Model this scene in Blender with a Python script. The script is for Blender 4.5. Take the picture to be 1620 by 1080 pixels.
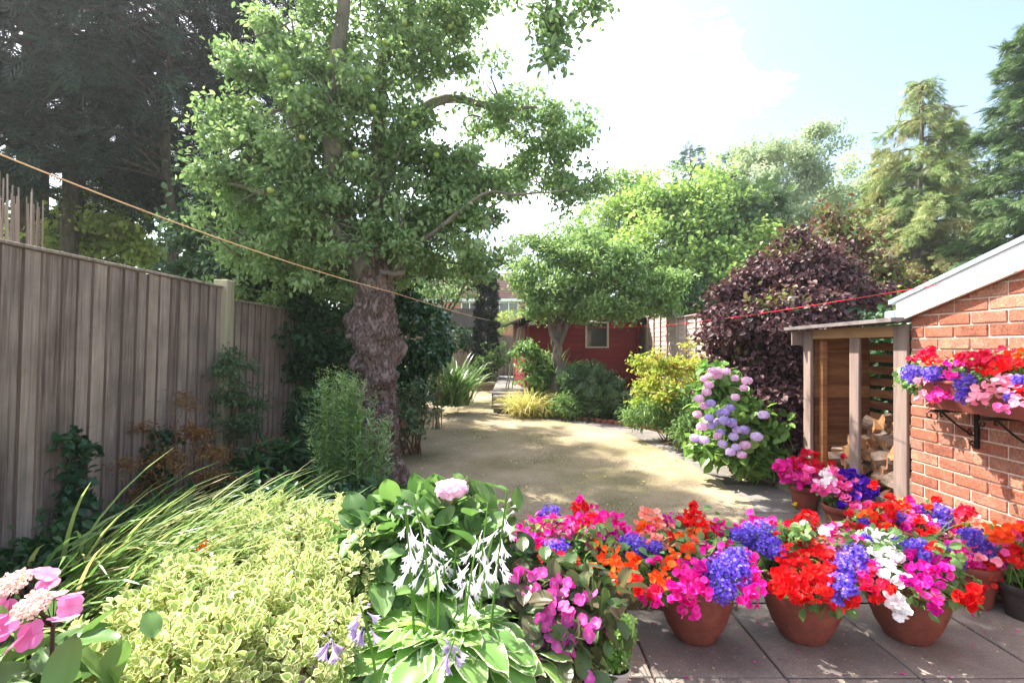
import bpy, math, random
import numpy as np
from mathutils import Vector, noise

for o in list(bpy.data.objects):
    bpy.data.objects.remove(o)
scene = bpy.context.scene
COL = scene.collection

# ---------------------------------------------------------------- camera
EYE = 1.36
F = 797.0
cam_data = bpy.data.cameras.new('camera')
cam = bpy.data.objects.new('camera', cam_data)
COL.objects.link(cam)
cam.location = (0, 0, EYE)
cam.rotation_euler = (math.radians(90), 0, 0)
cam_data.sensor_width = 36
cam_data.lens = F / 1620 * 36
cam_data.shift_y = 9 / 1620
cam_data.clip_start = 0.05
cam_data.clip_end = 2000
scene.camera = cam

# ---------------------------------------------------------------- sky and sun
SUN = Vector((-0.56, 0.42, 0.92)).normalized()
world = bpy.data.worlds.new('World')
scene.world = world
world.use_nodes = True
wn, wl = world.node_tree.nodes, world.node_tree.links
wn.clear()
wout = wn.new('ShaderNodeOutputWorld')
wbg = wn.new('ShaderNodeBackground')
sky = wn.new('ShaderNodeTexSky')
sky.sky_type = 'NISHITA'
sky.sun_disc = False
sky.sun_elevation = math.asin(SUN.z)
sky.sun_rotation = math.atan2(SUN.x, SUN.y)
sky.dust_density = 3.0
sky.air_density = 1.0
wtc = wn.new('ShaderNodeTexCoord')
wmap = wn.new('ShaderNodeMapping')
wmap.inputs['Scale'].default_value = (1, 1, 2.2)
wno = wn.new('ShaderNodeTexNoise')
wno.inputs['Scale'].default_value = 2.3
wno.inputs['Detail'].default_value = 7
wno.inputs['Roughness'].default_value = 0.55
wr = wn.new('ShaderNodeMapRange')
wr.inputs['From Min'].default_value = 0.50
wr.inputs['From Max'].default_value = 0.66
wr.inputs['To Max'].default_value = 0.8
wmx = wn.new('ShaderNodeMix')
wmx.data_type = 'RGBA'
wmx.inputs[7].default_value = (10.5, 10.6, 10.8, 1)
wl.new(wtc.outputs['Generated'], wmap.inputs[0])
wl.new(wmap.outputs[0], wno.inputs['Vector'])
wl.new(wno.outputs['Fac'], wr.inputs['Value'])
wl.new(wr.outputs[0], wmx.inputs[0])
wl.new(sky.outputs[0], wmx.inputs[6])
wl.new(wmx.outputs[2], wbg.inputs['Color'])
wbg.inputs['Strength'].default_value = 0.13
wl.new(wbg.outputs[0], wout.inputs[0])

sd = bpy.data.lights.new('sun', 'SUN')
sd.energy = 5.0
sd.angle = math.radians(0.6)
sd.color = (1.0, 0.94, 0.85)
so = bpy.data.objects.new('sun', sd)
so.rotation_euler = SUN.to_track_quat('Z', 'Y').to_euler()
so.location = (-10, 8, 20)
COL.objects.link(so)

scene.view_settings.view_transform = 'Standard'
scene.view_settings.look = 'None'
scene.view_settings.gamma = 1.0
scene.view_settings.exposure = 1.7
scene.render.engine = 'CYCLES'
scene.cycles.max_bounces = 7
scene.cycles.diffuse_bounces = 4
scene.cycles.transmission_bounces = 4

# ---------------------------------------------------------------- helpers
rng = np.random.default_rng(7)
random.seed(7)
ORG = {}

def P(px, py, d):
    """photo pixel + distance -> world point"""
    return np.array([(px - 810) * d / F, d, EYE + (549 - py) * d / F])

def lin(h):
    h = h.lstrip('#')
    c = [int(h[i:i + 2], 16) / 255 for i in (0, 2, 4)]
    return tuple((x / 12.92 if x <= .04045 else ((x + .055) / 1.055) ** 2.4) for x in c) + (1,)

def nz(v):
    return v / np.maximum(np.linalg.norm(v, axis=-1, keepdims=True), 1e-9)

def thing(name, label, cat, loc, group=None):
    o = bpy.data.objects.new(name, None)
    o.empty_display_size = 0.1
    COL.objects.link(o)
    o.location = loc
    ORG[o.name] = np.array(loc, float)
    o['label'] = label
    o['category'] = cat
    if group:
        o['group'] = group
    return o

def tag(o, label, cat, group=None, kind=None):
    if label: o['label'] = label
    if cat: o['category'] = cat
    if group: o['group'] = group
    if kind: o['kind'] = kind
    return o

def mk(name, V, faces, mat, parent=None, attrs=None, smooth=False, org=None, sharp_smooth=None):
    """faces: array or list of arrays (n,3)/(n,4) of vertex ids"""
    V = np.asarray(V, float).reshape(-1, 3)
    if parent is not None:
        org = ORG[parent.name]
    elif org is None:
        org = np.zeros(3)
    org = np.asarray(org, float)
    V = V - org
    if not isinstance(faces, (list, tuple)):
        faces = [faces]
    faces = [np.asarray(f, np.int64) for f in faces if len(f)]
    me = bpy.data.meshes.new(name)
    me.vertices.add(len(V))
    me.vertices.foreach_set('co', V.astype(np.float32).ravel())
    tot = np.concatenate([np.full(len(f), f.shape[1]) for f in faces])
    start = np.concatenate([[0], np.cumsum(tot)[:-1]])
    idx = np.concatenate([f.ravel() for f in faces])
    me.loops.add(len(idx))
    me.loops.foreach_set('vertex_index', idx.astype(np.int32))
    me.polygons.add(len(tot))
    me.polygons.foreach_set('loop_start', start.astype(np.int32))
    me.polygons.foreach_set('loop_total', tot.astype(np.int32))
    me.update(calc_edges=True)
    me.polygons.foreach_set('use_smooth', np.full(len(tot), bool(smooth)))
    if attrs:
        for k, a in attrs.items():
            at = me.attributes.new(k, 'FLOAT', 'POINT')
            at.data.foreach_set('value', np.asarray(a, np.float32).ravel())
    me.materials.append(mat)
    o = bpy.data.objects.new(name, me)
    COL.objects.link(o)
    if parent is not None:
        o.parent = parent
        ORG[o.name] = org
    else:
        o.location = org
        ORG[o.name] = org
    return o

def join(parts):
    """parts: list of (V, [faces], attrs) -> merged"""
    VS, FS, AS = [], {}, {}
    n = 0
    for p in parts:
        V, fs = p[0], p[1]
        at = p[2] if len(p) > 2 else {}
        V = np.asarray(V, float).reshape(-1, 3)
        if not isinstance(fs, (list, tuple)): fs = [fs]
        for f in fs:
            f = np.asarray(f)
            if len(f) == 0: continue
            FS.setdefault(f.shape[1], []).append(f + n)
        for k in at: AS.setdefault(k, []).append(np.asarray(at[k]).ravel())
        n += len(V)
        VS.append(V)
    return np.concatenate(VS), [np.concatenate(FS[k]) for k in FS], {k: np.concatenate(AS[k]) for k in AS}

def mkj(name, parts, mat, parent=None, smooth=False, org=None):
    V, Fs, A = join(parts)
    return mk(name, V, Fs, mat, parent, A, smooth, org)

BOXF = np.array([[0, 3, 2, 1], [4, 5, 6, 7], [0, 1, 5, 4], [1, 2, 6, 5], [2, 3, 7, 6], [3, 0, 4, 7]])

def box(x0, x1, y0, y1, z0, z1, rnd=None, bev=0.0):
    if bev <= 0:
        V = np.array([[x0, y0, z0], [x1, y0, z0], [x1, y1, z0], [x0, y1, z0],
                      [x0, y0, z1], [x1, y0, z1], [x1, y1, z1], [x0, y1, z1]], float)
        Fc = BOXF
        r = rng.random() if rnd is None else rnd
        return V, [Fc], {'rnd': np.full(8, r)}
    b = bev
    xs, ys, zs = (x0, x1), (y0, y1), (z0, z1)
    V = []
    for i in (0, 1):
        for j in (0, 1):
            for k in (0, 1):
                sx, sy, sz = (1 - 2 * i) * b, (1 - 2 * j) * b, (1 - 2 * k) * b
                V += [[xs[i], ys[j] + sy, zs[k] + sz], [xs[i] + sx, ys[j], zs[k] + sz], [xs[i] + sx, ys[j] + sy, zs[k]]]
    V = np.array(V, float)
    idn = lambda i, j, k, a: ((i * 2 + j) * 2 + k) * 3 + a
    Q, T = [], []
    for i in (0, 1):
        q = [idn(i, 0, 0, 0), idn(i, 1, 0, 0), idn(i, 1, 1, 0), idn(i, 0, 1, 0)]; Q.append(q if i else q[::-1])
        q = [idn(0, i, 0, 1), idn(1, i, 0, 1), idn(1, i, 1, 1), idn(0, i, 1, 1)]; Q.append(q[::-1] if i else q)
        q = [idn(0, 0, i, 2), idn(1, 0, i, 2), idn(1, 1, i, 2), idn(0, 1, i, 2)]; Q.append(q if i else q[::-1])
    for a in (0, 1):
        for c in (0, 1):
            Q.append([idn(a, c, 0, 0), idn(a, c, 1, 0), idn(a, c, 1, 1), idn(a, c, 0, 1)])
            Q.append([idn(a, 0, c, 0), idn(a, 1, c, 0), idn(a, 1, c, 2), idn(a, 0, c, 2)])
            Q.append([idn(0, a, c, 1), idn(1, a, c, 1), idn(1, a, c, 2), idn(0, a, c, 2)])
    for i in (0, 1):
        for j in (0, 1):
            for k in (0, 1):
                T.append([idn(i, j, k, 0), idn(i, j, k, 1), idn(i, j, k, 2)])
    r = rng.random() if rnd is None else rnd
    return V, [np.array(Q), np.array(T)], {'rnd': np.full(24, r)}

def rot_about(V, c, ax, ang):
    c = np.asarray(c, float)
    V = V - c
    s, k = math.sin(ang), math.cos(ang)
    x, y, z = V[:, 0].copy(), V[:, 1].copy(), V[:, 2].copy()
    if ax == 'z': V = np.stack([x * k - y * s, x * s + y * k, z], 1)
    if ax == 'y': V = np.stack([x * k + z * s, y, -x * s + z * k], 1)
    if ax == 'x': V = np.stack([x, y * k - z * s, y * s + z * k], 1)
    return V + c

def tube(pts, rad, n=7, cap=True, rnd=0.5):
    pts = np.asarray(pts, float)
    m = len(pts)
    rad = np.full(m, rad, float) if np.isscalar(rad) else np.asarray(rad, float)
    t = np.gradient(pts, axis=0)
    t = nz(t)
    ref = np.array([0.0, 0, 1]) if abs(t[:, 2]).mean() < .8 else np.array([1.0, 0, 0])
    a = nz(np.cross(t, ref))
    b = np.cross(t, a)
    ang = np.arange(n) / n * 2 * np.pi
    V = pts[:, None, :] + rad[:, None, None] * (np.cos(ang)[None, :, None] * a[:, None, :] + np.sin(ang)[None, :, None] * b[:, None, :])
    V = V.reshape(-1, 3)
    i = np.arange(m - 1)[:, None] * n
    j = np.arange(n)[None, :]
    k = (j + 1) % n
    Q = np.stack([i + j, i + k, i + n + k, i + n + j], -1).reshape(-1, 4)
    fs = [Q]
    if cap:
        V = np.concatenate([V, pts[:1], pts[-1:]])
        c0, c1 = m * n, m * n + 1
        j = np.arange(n); k = (j + 1) % n
        fs.append(np.concatenate([np.stack([np.full(n, c0), k, j], -1), np.stack([np.full(n, c1), (m - 1) * n + j, (m - 1) * n + k], -1)]))
    return V, fs, {'rnd': np.full(len(V), rnd)}

def bez(p0, p1, p2, n=8):
    t = np.linspace(0, 1, n)[:, None]
    p0, p1, p2 = map(lambda q: np.asarray(q, float), (p0, p1, p2))
    return (1 - t) ** 2 * p0 + 2 * t * (1 - t) * p1 + t * t * p2

def lathe(prof, c, n=32):
    """prof list of (r,z); c base centre"""
    prof = np.array(prof, float)
    ang = np.arange(n) / n * 2 * np.pi
    V = np.stack([prof[:, 0, None] * np.cos(ang), prof[:, 0, None] * np.sin(ang), np.repeat(prof[:, 1, None], n, 1)], -1).reshape(-1, 3) + np.asarray(c)
    m = len(prof)
    i = np.arange(m - 1)[:, None] * n
    j = np.arange(n)[None, :]; k = (j + 1) % n
    Q = np.stack([i + j, i + k, i + n + k, i + n + j], -1).reshape(-1, 4)
    return V, [Q], {'rnd': np.full(len(V), .5)}

# ---- leaf templates: V(k,3) x along leaf, y across, z normal ; faces ; edge
def T_diamond(w=.5, fold=.12):
    V = np.array([[0, 0, 0], [.45, w / 2, fold], [1, 0, -.08], [.45, -w / 2, fold]])
    return V, np.array([[0, 2, 1], [0, 3, 2]]), np.array([0, 1, .3, 1.])

def T_leaf(w=.5, fold=.1, droop=.15):
    V = np.array([[0, 0, 0], [.3, w * .45, fold * .8], [.3, 0, 0], [.3, -w * .45, fold * .8],
                  [.65, w * .42, fold * .8 - droop * .3], [.65, 0, -droop * .35], [.65, -w * .42, fold * .8 - droop * .3], [1, 0, -droop]])
    return V, np.array([[0, 2, 1], [0, 3, 2], [1, 2, 5], [1, 5, 4], [2, 3, 6], [2, 6, 5], [4, 5, 7], [5, 6, 7]]), np.array([.2, 1, 0, 1, 1, 0, 1, .8])

def T_varieg(w=.55, fold=.14, droop=.2, inner=.68):
    """broad leaf with a margin band"""
    def ring(s, n=6):
        out = []
        for x, y in [(0.02, .04), (.22, .78), (.5, 1.0), (.78, .66)]:
            out.append((x, y))
        return [(.5 + (x - .5) * s, y * w / 2 * s) for x, y in out]
    o, i = ring(1), ring(inner)
    z = lambda x, y: fold * abs(y) / (w / 2) - droop * x * x
    V, E = [], []
    # midrib
    mids = [.0 + .12, .35, .6, .85]
    for x in mids: V.append([x, 0, z(x, 0)]); E.append(0)
    base, tip = len(V), len(V) + 1
    V += [[0, 0, 0], [1, 0, z(1, 0)]]; E += [1, 1]
    F_ = []
    for s in (1, -1):
        si = len(V)
        for x, y in i: V.append([x, y * s, z(x, y)]); E.append(0)
        so_ = len(V)
        for x, y in o: V.append([x, y * s, z(x, y)]); E.append(1)
        def q(a, b, c, d):
            F_.append([a, b, c] if s > 0 else [c, b, a]); F_.append([a, c, d] if s > 0 else [d, c, a])
        for k in range(3):
            q(k, k + 1, si + k + 1, si + k)
            q(si + k, si + k + 1, so_ + k + 1, so_ + k)
        F_.append([base, 0, si] if s > 0 else [si, 0, base]); F_.append([base, si, so_] if s > 0 else [so_, si, base])
        F_.append([3, tip, si + 3] if s > 0 else [si + 3, tip, 3]); F_.append([si + 3, tip, so_ + 3] if s > 0 else [so_ + 3, tip, si + 3])
    return np.array(V, float), np.array(F_), np.array(E, float)

def T_grid(w, fold, droop, ns, across, rib=.0, wave=.0):
    xs = np.linspace(0, 1, ns + 1)
    pw = (xs + .02) ** .62 * (1.0 - xs) ** .75; pw = pw / pw.max() * w / 2; pw[-1] = .004
    V, E = [], []
    for i, x in enumerate(xs):
        for j, a in enumerate(across):
            z = fold * abs(a) * (w / 2) * 2 - droop * x * x + (rib * pw[i] * ((j % 2) * 2 - 1) if 0 < abs(a) < .95 else 0) + wave * math.sin(x * 11 + (2 if a < 0 else 0)) * abs(a) ** 3
            V.append([x, a * pw[i], z]); E.append(max(abs(a), x ** 10))
    m = len(across); F_ = []
    for i in range(ns):
        for j in range(m - 1):
            F_.append([i * m + j, (i + 1) * m + j, (i + 1) * m + j + 1, i * m + j + 1])
    return np.array(V, float), np.array(F_), np.array(E, float)

def T_flower(n=5, w=.95, cup=.18, notch=0.0, eye=.18):
    """disc flower in local XY, radius 1 (x,y plane, z normal)"""
    V, F_, E = [[0, 0, -cup * .5]], [], [1.0]
    for k in range(n):
        a = 2 * np.pi * k / n
        h = np.pi / n * w
        c, s = np.cos, np.sin
        pts = [(.35, a - h * .8), (.8, a - h), (1.0, a - h * .45), (1.0 - notch, a), (1.0, a + h * .45), (.8, a + h), (.35, a + h * .8)]
        b = len(V)
        for r, t in pts:
            V.append([r * c(t), r * s(t), cup * (r - .5) + .03 * ((k % 2) * 2 - 1)]); E.append(0 if r > .5 else .35)
        for j in range(6): F_.append([0, b + j, b + j + 1])
    return np.array(V, float), np.array(F_), np.array(E, float)

def T_tiny(n=4, w=.8):
    V, F_, E = [[0, 0, 0]], [], [1.]
    for k in range(n):
        a = 2 * np.pi * k / n; h = np.pi / n * w
        b = len(V)
        for r, t in [(.75, a - h), (1, a), (.75, a + h)]:
            V.append([r * np.cos(t), r * np.sin(t), .12]); E.append(0)
        F_ += [[0, b, b + 1], [0, b + 1, b + 2]]
    return np.array(V, float), np.array(F_), np.array(E, float)

def T_frond(n=7, w=.16, droop=.25):
    """flat feathery spray, length 1"""
    V, F_, E = [], [], []
    def blade(x0, y0, ang, L, ww):
        d = np.array([np.cos(ang), np.sin(ang)]); t = np.array([-d[1], d[0]])
        b = len(V)
        for p in [(0, 0), (.45, ww), (1, 0), (.45, -ww)]:
            q = np.array([x0, y0]) + d * L * p[0] + t * p[1]
            V.append([q[0], q[1], -droop * q[0] ** 2 + .03 * abs(q[1])])
            E.append(min(1, q[0]))
        F_.extend([[b, b + 2, b + 1], [b, b + 3, b + 2]])
    blade(0, 0, 0, 1, w * .35)
    for k in range(n):
        x = .12 + .75 * k / n
        s = 1 if k % 2 else -1
        blade(x, 0, s * .75, .5 * (1.1 - x) + .12, w * .38)
    return np.array(V, float), np.array(F_), np.array(E, float)

DIAM = T_diamond(.55); DIAMN = T_diamond(.32); LEAF = T_leaf(); LEAFW = T_leaf(.75, .12, .2); LEAFN = T_leaf(.26, .06, .2)
VAR = T_varieg(.62, .16, .12); HOSTA = T_grid(.66, .1, .4, 9, [-1, -.86, -.6, -.3, 0, .3, .6, .86, 1], .03, .05)
BIGL = T_grid(.62, .12, .3, 7, [-1, -.55, 0, .55, 1], .02, .0)
HYDL = T_grid(.66, .12, .35, 8, [-1, -.7, -.35, 0, .35, .7, 1], .03, .02)
FL5 = T_flower(5); FL4 = T_flower(4, .97, .1); FLP = T_flower(5, 1.04, .3, .06, .3); TINY = T_tiny(4); TINY5 = T_tiny(5, .95); FROND = T_frond(); FROND2 = T_frond(9, .2, .5); FROND3 = T_frond(9, .085, .5)

def inst(tmpl, Pp, D, N, S, W=1.0, rnd=None):
    TV, TF, TE = tmpl
    Pp = np.asarray(Pp, float); n = len(Pp)
    D = nz(np.asarray(D, float)); N = np.asarray(N, float)
    T = nz(np.cross(N, D)); N = np.cross(D, T)
    S = np.broadcast_to(np.asarray(S, float), (n,)); W = np.broadcast_to(np.asarray(W, float), (n,))
    k = len(TV)
    V = Pp[:, None] + S[:, None, None] * (TV[None, :, 0, None] * D[:, None] + (TV[None, :, 1, None] * W[:, None, None]) * T[:, None] + TV[None, :, 2, None] * N[:, None])
    Fc = (TF[None] + (np.arange(n) * k)[:, None, None]).reshape(-1, TF.shape[1])
    if rnd is None: rnd = rng.random(n)
    return V.reshape(-1, 3), [Fc], {'rnd': np.repeat(rnd, k), 'edge': np.tile(TE, n)}

def rdir(n):
    return nz(rng.normal(size=(n, 3)))

def lump(D, seed, amp):
    """cheap direction noise"""
    r = np.random.default_rng(seed)
    K = r.normal(size=(6, 3)) * 2.6; ph = r.random(6) * 6.28
    return 1 + amp * np.sin(D @ K.T + ph).mean(1) * 1.8

def clumps(blobs, per=28, spread=.12, shell=.45, lumpy=.35, flat=.6, seed=1, sub=0):
    """blobs: (centre, (rx,ry,rz), n_clumps) -> leaf points, outward dirs, clump random"""
    PP, OO, RR = [], [], []
    for bi, (c, r, n) in enumerate(blobs):
        c = np.asarray(c, float); r = np.asarray(r, float)
        D = rdir(n)
        rad = rng.random(n) ** (1 / 3.)
        rad = rad * (1 - shell) + shell * (0.75 + .25 * rng.random(n))
        if sub:
            K = max(3, int(n / sub)); sD = rdir(K)
            sc = sD * (.35 + .7 * rng.random((K, 1)) ** .7); w = rng.integers(0, K, n)
            sr = (.15 + .19 * rng.random(K))[w][:, None]
            C = c + r * (sc[w] + D * sr * (.5 + .5 * rng.random((n, 1))) * [1, 1, .75])
        else:
            C = c + D * r * (rad * lump(D, seed * 100 + bi, lumpy))[:, None]
        pts = C[:, None] + rng.normal(size=(n, per, 3)) * np.array([1, 1, flat]) * spread
        cr = rng.random(n)
        out = nz(D / r)[:, None] + np.zeros((1, per, 1))
        PP.append(pts.reshape(-1, 3)); OO.append(out.reshape(-1, 3)); RR.append((np.repeat(cr, per) * .68 + rng.random(n * per) * .32))
    return np.concatenate(PP), np.concatenate(OO), np.concatenate(RR)

def sats(blobs, k=3, seed=1, f=.32):
    r = np.random.default_rng(seed + 500); out = list(blobs)
    for c, rr, n in blobs:
        for _ in range(k):
            D = nz(r.normal(size=3)); s = r.uniform(.6, 1.3)
            out.append((np.asarray(c) + D * np.asarray(rr) * r.uniform(.92, 1.4), np.asarray(rr) * f * s, max(2, int(n * .05 * s))))
    return out

def leafcloud(blobs, tmpl, size, per=28, spread=.12, shell=.45, lumpy=.35, flat=.6, up=.7, droop=.3, jitter=.7, zmin=None, seed=1, W=1.0, sub=0):
    Pp, O, R = clumps(blobs, per, spread, shell, lumpy, flat, seed, sub)
    if zmin is not None:
        k = Pp[:, 2] > zmin; Pp, O, R = Pp[k], O[k], R[k]
    n = len(Pp)
    N = nz(O * .4 + np.array([0, 0, up]) + rng.normal(size=(n, 3)) * jitter * .6)
    D = nz(O * .6 + rng.normal(size=(n, 3)) * .8 + np.array([0, 0, -droop]))
    S = size * (.65 + .7 * rng.random(n))
    return inst(tmpl, Pp, D, N, S, W, R)

def ribbons(B, A, L, W, th0, th1, seg=7, twist=0.0):
    """arching strap leaves. B base (n,3), A azimuth (n), L length, W width, th from vertical"""
    n = len(B)
    L = np.broadcast_to(L, (n,)); W = np.broadcast_to(W, (n,)); th0 = np.broadcast_to(th0, (n,)); th1 = np.broadcast_to(th1, (n,))
    t = np.linspace(0, 1, seg + 1)
    th = th0[:, None] + (th1 - th0)[:, None] * t[None] ** 1.4
    step = L[:, None] / seg
    dx = np.sin(th) * step; dz = np.cos(th) * step
    x = np.concatenate([np.zeros((n, 1)), np.cumsum(dx[:, :-1], 1)], 1); z = np.concatenate([np.zeros((n, 1)), np.cumsum(dz[:, :-1], 1)], 1)
    h = np.stack([np.cos(A), np.sin(A), np.zeros(n)], 1)
    side = np.stack([-np.sin(A), np.cos(A), np.zeros(n)], 1)
    side = nz(side + rng.normal(size=(n, 3)) * .25)
    C = B[:, None] + h[:, None] * x[..., None] + np.array([0, 0, 1.]) * z[..., None]
    w = (W[:, None] / 2) * (1 - t[None] ** 3) * (.55 + .45 * np.minimum(1, t[None] * 5)) + .0004
    V = np.stack([C - side[:, None] * w[..., None], C + side[:, None] * w[..., None]], 2).reshape(-1, 3)
    i = np.arange(seg) * 2
    q = np.stack([i, i + 1, i + 3, i + 2], 1)
    Fc = (q[None] + (np.arange(n) * 2 * (seg + 1))[:, None, None]).reshape(-1, 4)
    r = np.repeat(rng.random(n), 2 * (seg + 1))
    e = np.tile(np.repeat(t, 2), n)
    return V, [Fc], {'rnd': r, 'edge': e}

# ---------------------------------------------------------------- materials
def newmat(name):
    m = bpy.data.materials.new(name)
    m.use_nodes = True
    nt = m.node_tree
    nt.nodes.clear()
    out = nt.nodes.new('ShaderNodeOutputMaterial')
    return m, nt.nodes, nt.links, out

def ramp(nodes, stops):
    r = nodes.new('ShaderNodeValToRGB')
    e = r.color_ramp.elements
    while len(e) < len(stops): e.new(.5)
    for i, (p, c) in enumerate(stops):
        e[i].position = p
        e[i].color = lin(c) if isinstance(c, str) else tuple(c) + (1,)
    return r

def mute(h, f):
    c = lin(h)[:3]; l = .25 * c[0] + .65 * c[1] + .1 * c[2]
    return tuple(x + (l * w - x) * f for x, w in zip(c, (1.06, 1.0, .82)))

def leafmat(name, cols, trans=.35, rough=.45, edge=None, edge_from=.35, edge_to=.75, spec=.35, desat=0.0):
    """cols: colours spread over attribute rnd"""
    m, N, L, out = newmat(name)
    a = N.new('ShaderNodeAttribute'); a.attribute_name = 'rnd'
    k = len(cols)
    if desat: cols = [mute(c, desat) for c in cols]
    r = ramp(N, [(i / max(1, k - 1), c) for i, c in enumerate(cols)])
    L.new(a.outputs['Fac'], r.inputs[0])
    col = r.outputs[0]
    if edge:
        e = N.new('ShaderNodeAttribute'); e.attribute_name = 'edge'
        mr = N.new('ShaderNodeMapRange'); mr.inputs[1].default_value = edge_from; mr.inputs[2].default_value = edge_to
        nz_ = N.new('ShaderNodeTexNoise'); nz_.inputs['Scale'].default_value = 60
        ad = N.new('ShaderNodeMath'); ad.operation = 'MULTIPLY_ADD'; ad.inputs[1].default_value = .5
        sb = N.new('ShaderNodeMath'); sb.operation = 'SUBTRACT'; sb.inputs[1].default_value = .25
        L.new(nz_.outputs['Fac'], ad.inputs[0]); L.new(e.outputs['Fac'], ad.inputs[2]); L.new(ad.outputs[0], sb.inputs[0]); L.new(sb.outputs[0], mr.inputs[0])
        mx = N.new('ShaderNodeMix'); mx.data_type = 'RGBA'
        mx.inputs[7].default_value = lin(edge) if isinstance(edge, str) else tuple(edge) + (1,)
        L.new(mr.outputs[0], mx.inputs[0]); L.new(col, mx.inputs[6])
        col = mx.outputs[2]
    p = N.new('ShaderNodeBsdfPrincipled')
    p.inputs['Roughness'].default_value = rough
    p.inputs['Specular IOR Level'].default_value = spec
    L.new(col, p.inputs['Base Color'])
    if trans > 0:
        t = N.new('ShaderNodeBsdfTranslucent')
        hs = N.new('ShaderNodeHueSaturation'); hs.inputs['Saturation'].default_value = 1.1; hs.inputs['Value'].default_value = 1.25
        L.new(col, hs.inputs['Color']); L.new(hs.outputs[0], t.inputs['Color'])
        ms = N.new('ShaderNodeMixShader'); ms.inputs[0].default_value = trans
        L.new(p.outputs[0], ms.inputs[1]); L.new(t.outputs[0], ms.inputs[2])
        L.new(ms.outputs[0], out.inputs[0])
    else:
        L.new(p.outputs[0], out.inputs[0])
    return m

def surf(name, stops, scale=(5, 5, 5), detail=6, rough=.8, bump=.3, bdist=.01, useR=0.0, fine=None, spec=.3, wave=None, coord='Object', bscale=None, distort=0, metallic=0):
    """noise driven surface; useR mixes the per piece attribute into the ramp position"""
    m, N, L, out = newmat(name)
    tc = N.new('ShaderNodeTexCoord'); mp = N.new('ShaderNodeMapping'); mp.inputs['Scale'].default_value = scale
    L.new(tc.outputs[coord], mp.inputs[0])
    no = N.new('ShaderNodeTexNoise'); no.inputs['Scale'].default_value = 1; no.inputs['Detail'].default_value = detail; no.inputs['Roughness'].default_value = .62; no.inputs['Distortion'].default_value = distort
    vec = mp.outputs[0]
    if useR:
        a = N.new('ShaderNodeAttribute'); a.attribute_name = 'rnd'
        vm = N.new('ShaderNodeVectorMath'); vm.operation = 'MULTIPLY_ADD'; vm.inputs[1].default_value = (37, 23, 51)
        L.new(a.outputs['Fac'], vm.inputs[0]); L.new(mp.outputs[0], vm.inputs[2]); vec = vm.outputs[0]
    L.new(vec, no.inputs['Vector'])
    fac = no.outputs['Fac']
    sp = N.new('ShaderNodeMapRange'); sp.inputs[1].default_value = .28; sp.inputs[2].default_value = .72
    L.new(fac, sp.inputs[0]); fac = sp.outputs[0]
    if useR:
        m1 = N.new('ShaderNodeMix'); m1.inputs[0].default_value = useR
        L.new(fac, m1.inputs[2]); L.new(a.outputs['Fac'], m1.inputs[3]); fac = m1.outputs[0]
    r = ramp(N, stops); L.new(fac, r.inputs[0])
    col = r.outputs[0]
    if fine:
        n2 = N.new('ShaderNodeTexNoise'); n2.inputs['Scale'].default_value = fine[0]; n2.inputs['Detail'].default_value = 5
        L.new(tc.outputs[coord], n2.inputs['Vector'])
        mr = N.new('ShaderNodeMapRange'); mr.inputs[1].default_value = .3; mr.inputs[2].default_value = .7; mr.inputs[3].default_value = 1 - fine[1]; mr.inputs[4].default_value = 1 + fine[1]
        L.new(n2.outputs['Fac'], mr.inputs[0])
        vm2 = N.new('ShaderNodeVectorMath'); vm2.operation = 'SCALE'
        L.new(col, vm2.inputs[0]); L.new(mr.outputs[0], vm2.inputs['Scale']); col = vm2.outputs[0]
    p = N.new('ShaderNodeBsdfPrincipled'); p.inputs['Roughness'].default_value = rough; p.inputs['Specular IOR Level'].default_value = spec; p.inputs['Metallic'].default_value = metallic
    L.new(col, p.inputs['Base Color'])
    if bump:
        b = N.new('ShaderNodeBump'); b.inputs['Strength'].default_value = bump; b.inputs['Distance'].default_value = bdist
        n3 = N.new('ShaderNodeTexNoise'); n3.inputs['Scale'].default_value = 1; n3.inputs['Detail'].default_value = 8
        mp3 = N.new('ShaderNodeMapping'); mp3.inputs['Scale'].default_value = bscale or tuple(s * 3 for s in scale)
        L.new(tc.outputs[coord], mp3.inputs[0]); L.new(mp3.outputs[0], n3.inputs['Vector'])
        L.new(n3.outputs['Fac'], b.inputs['Height']); L.new(b.outputs[0], p.inputs['Normal'])
    L.new(p.outputs[0], out.inputs[0])
    return m

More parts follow.
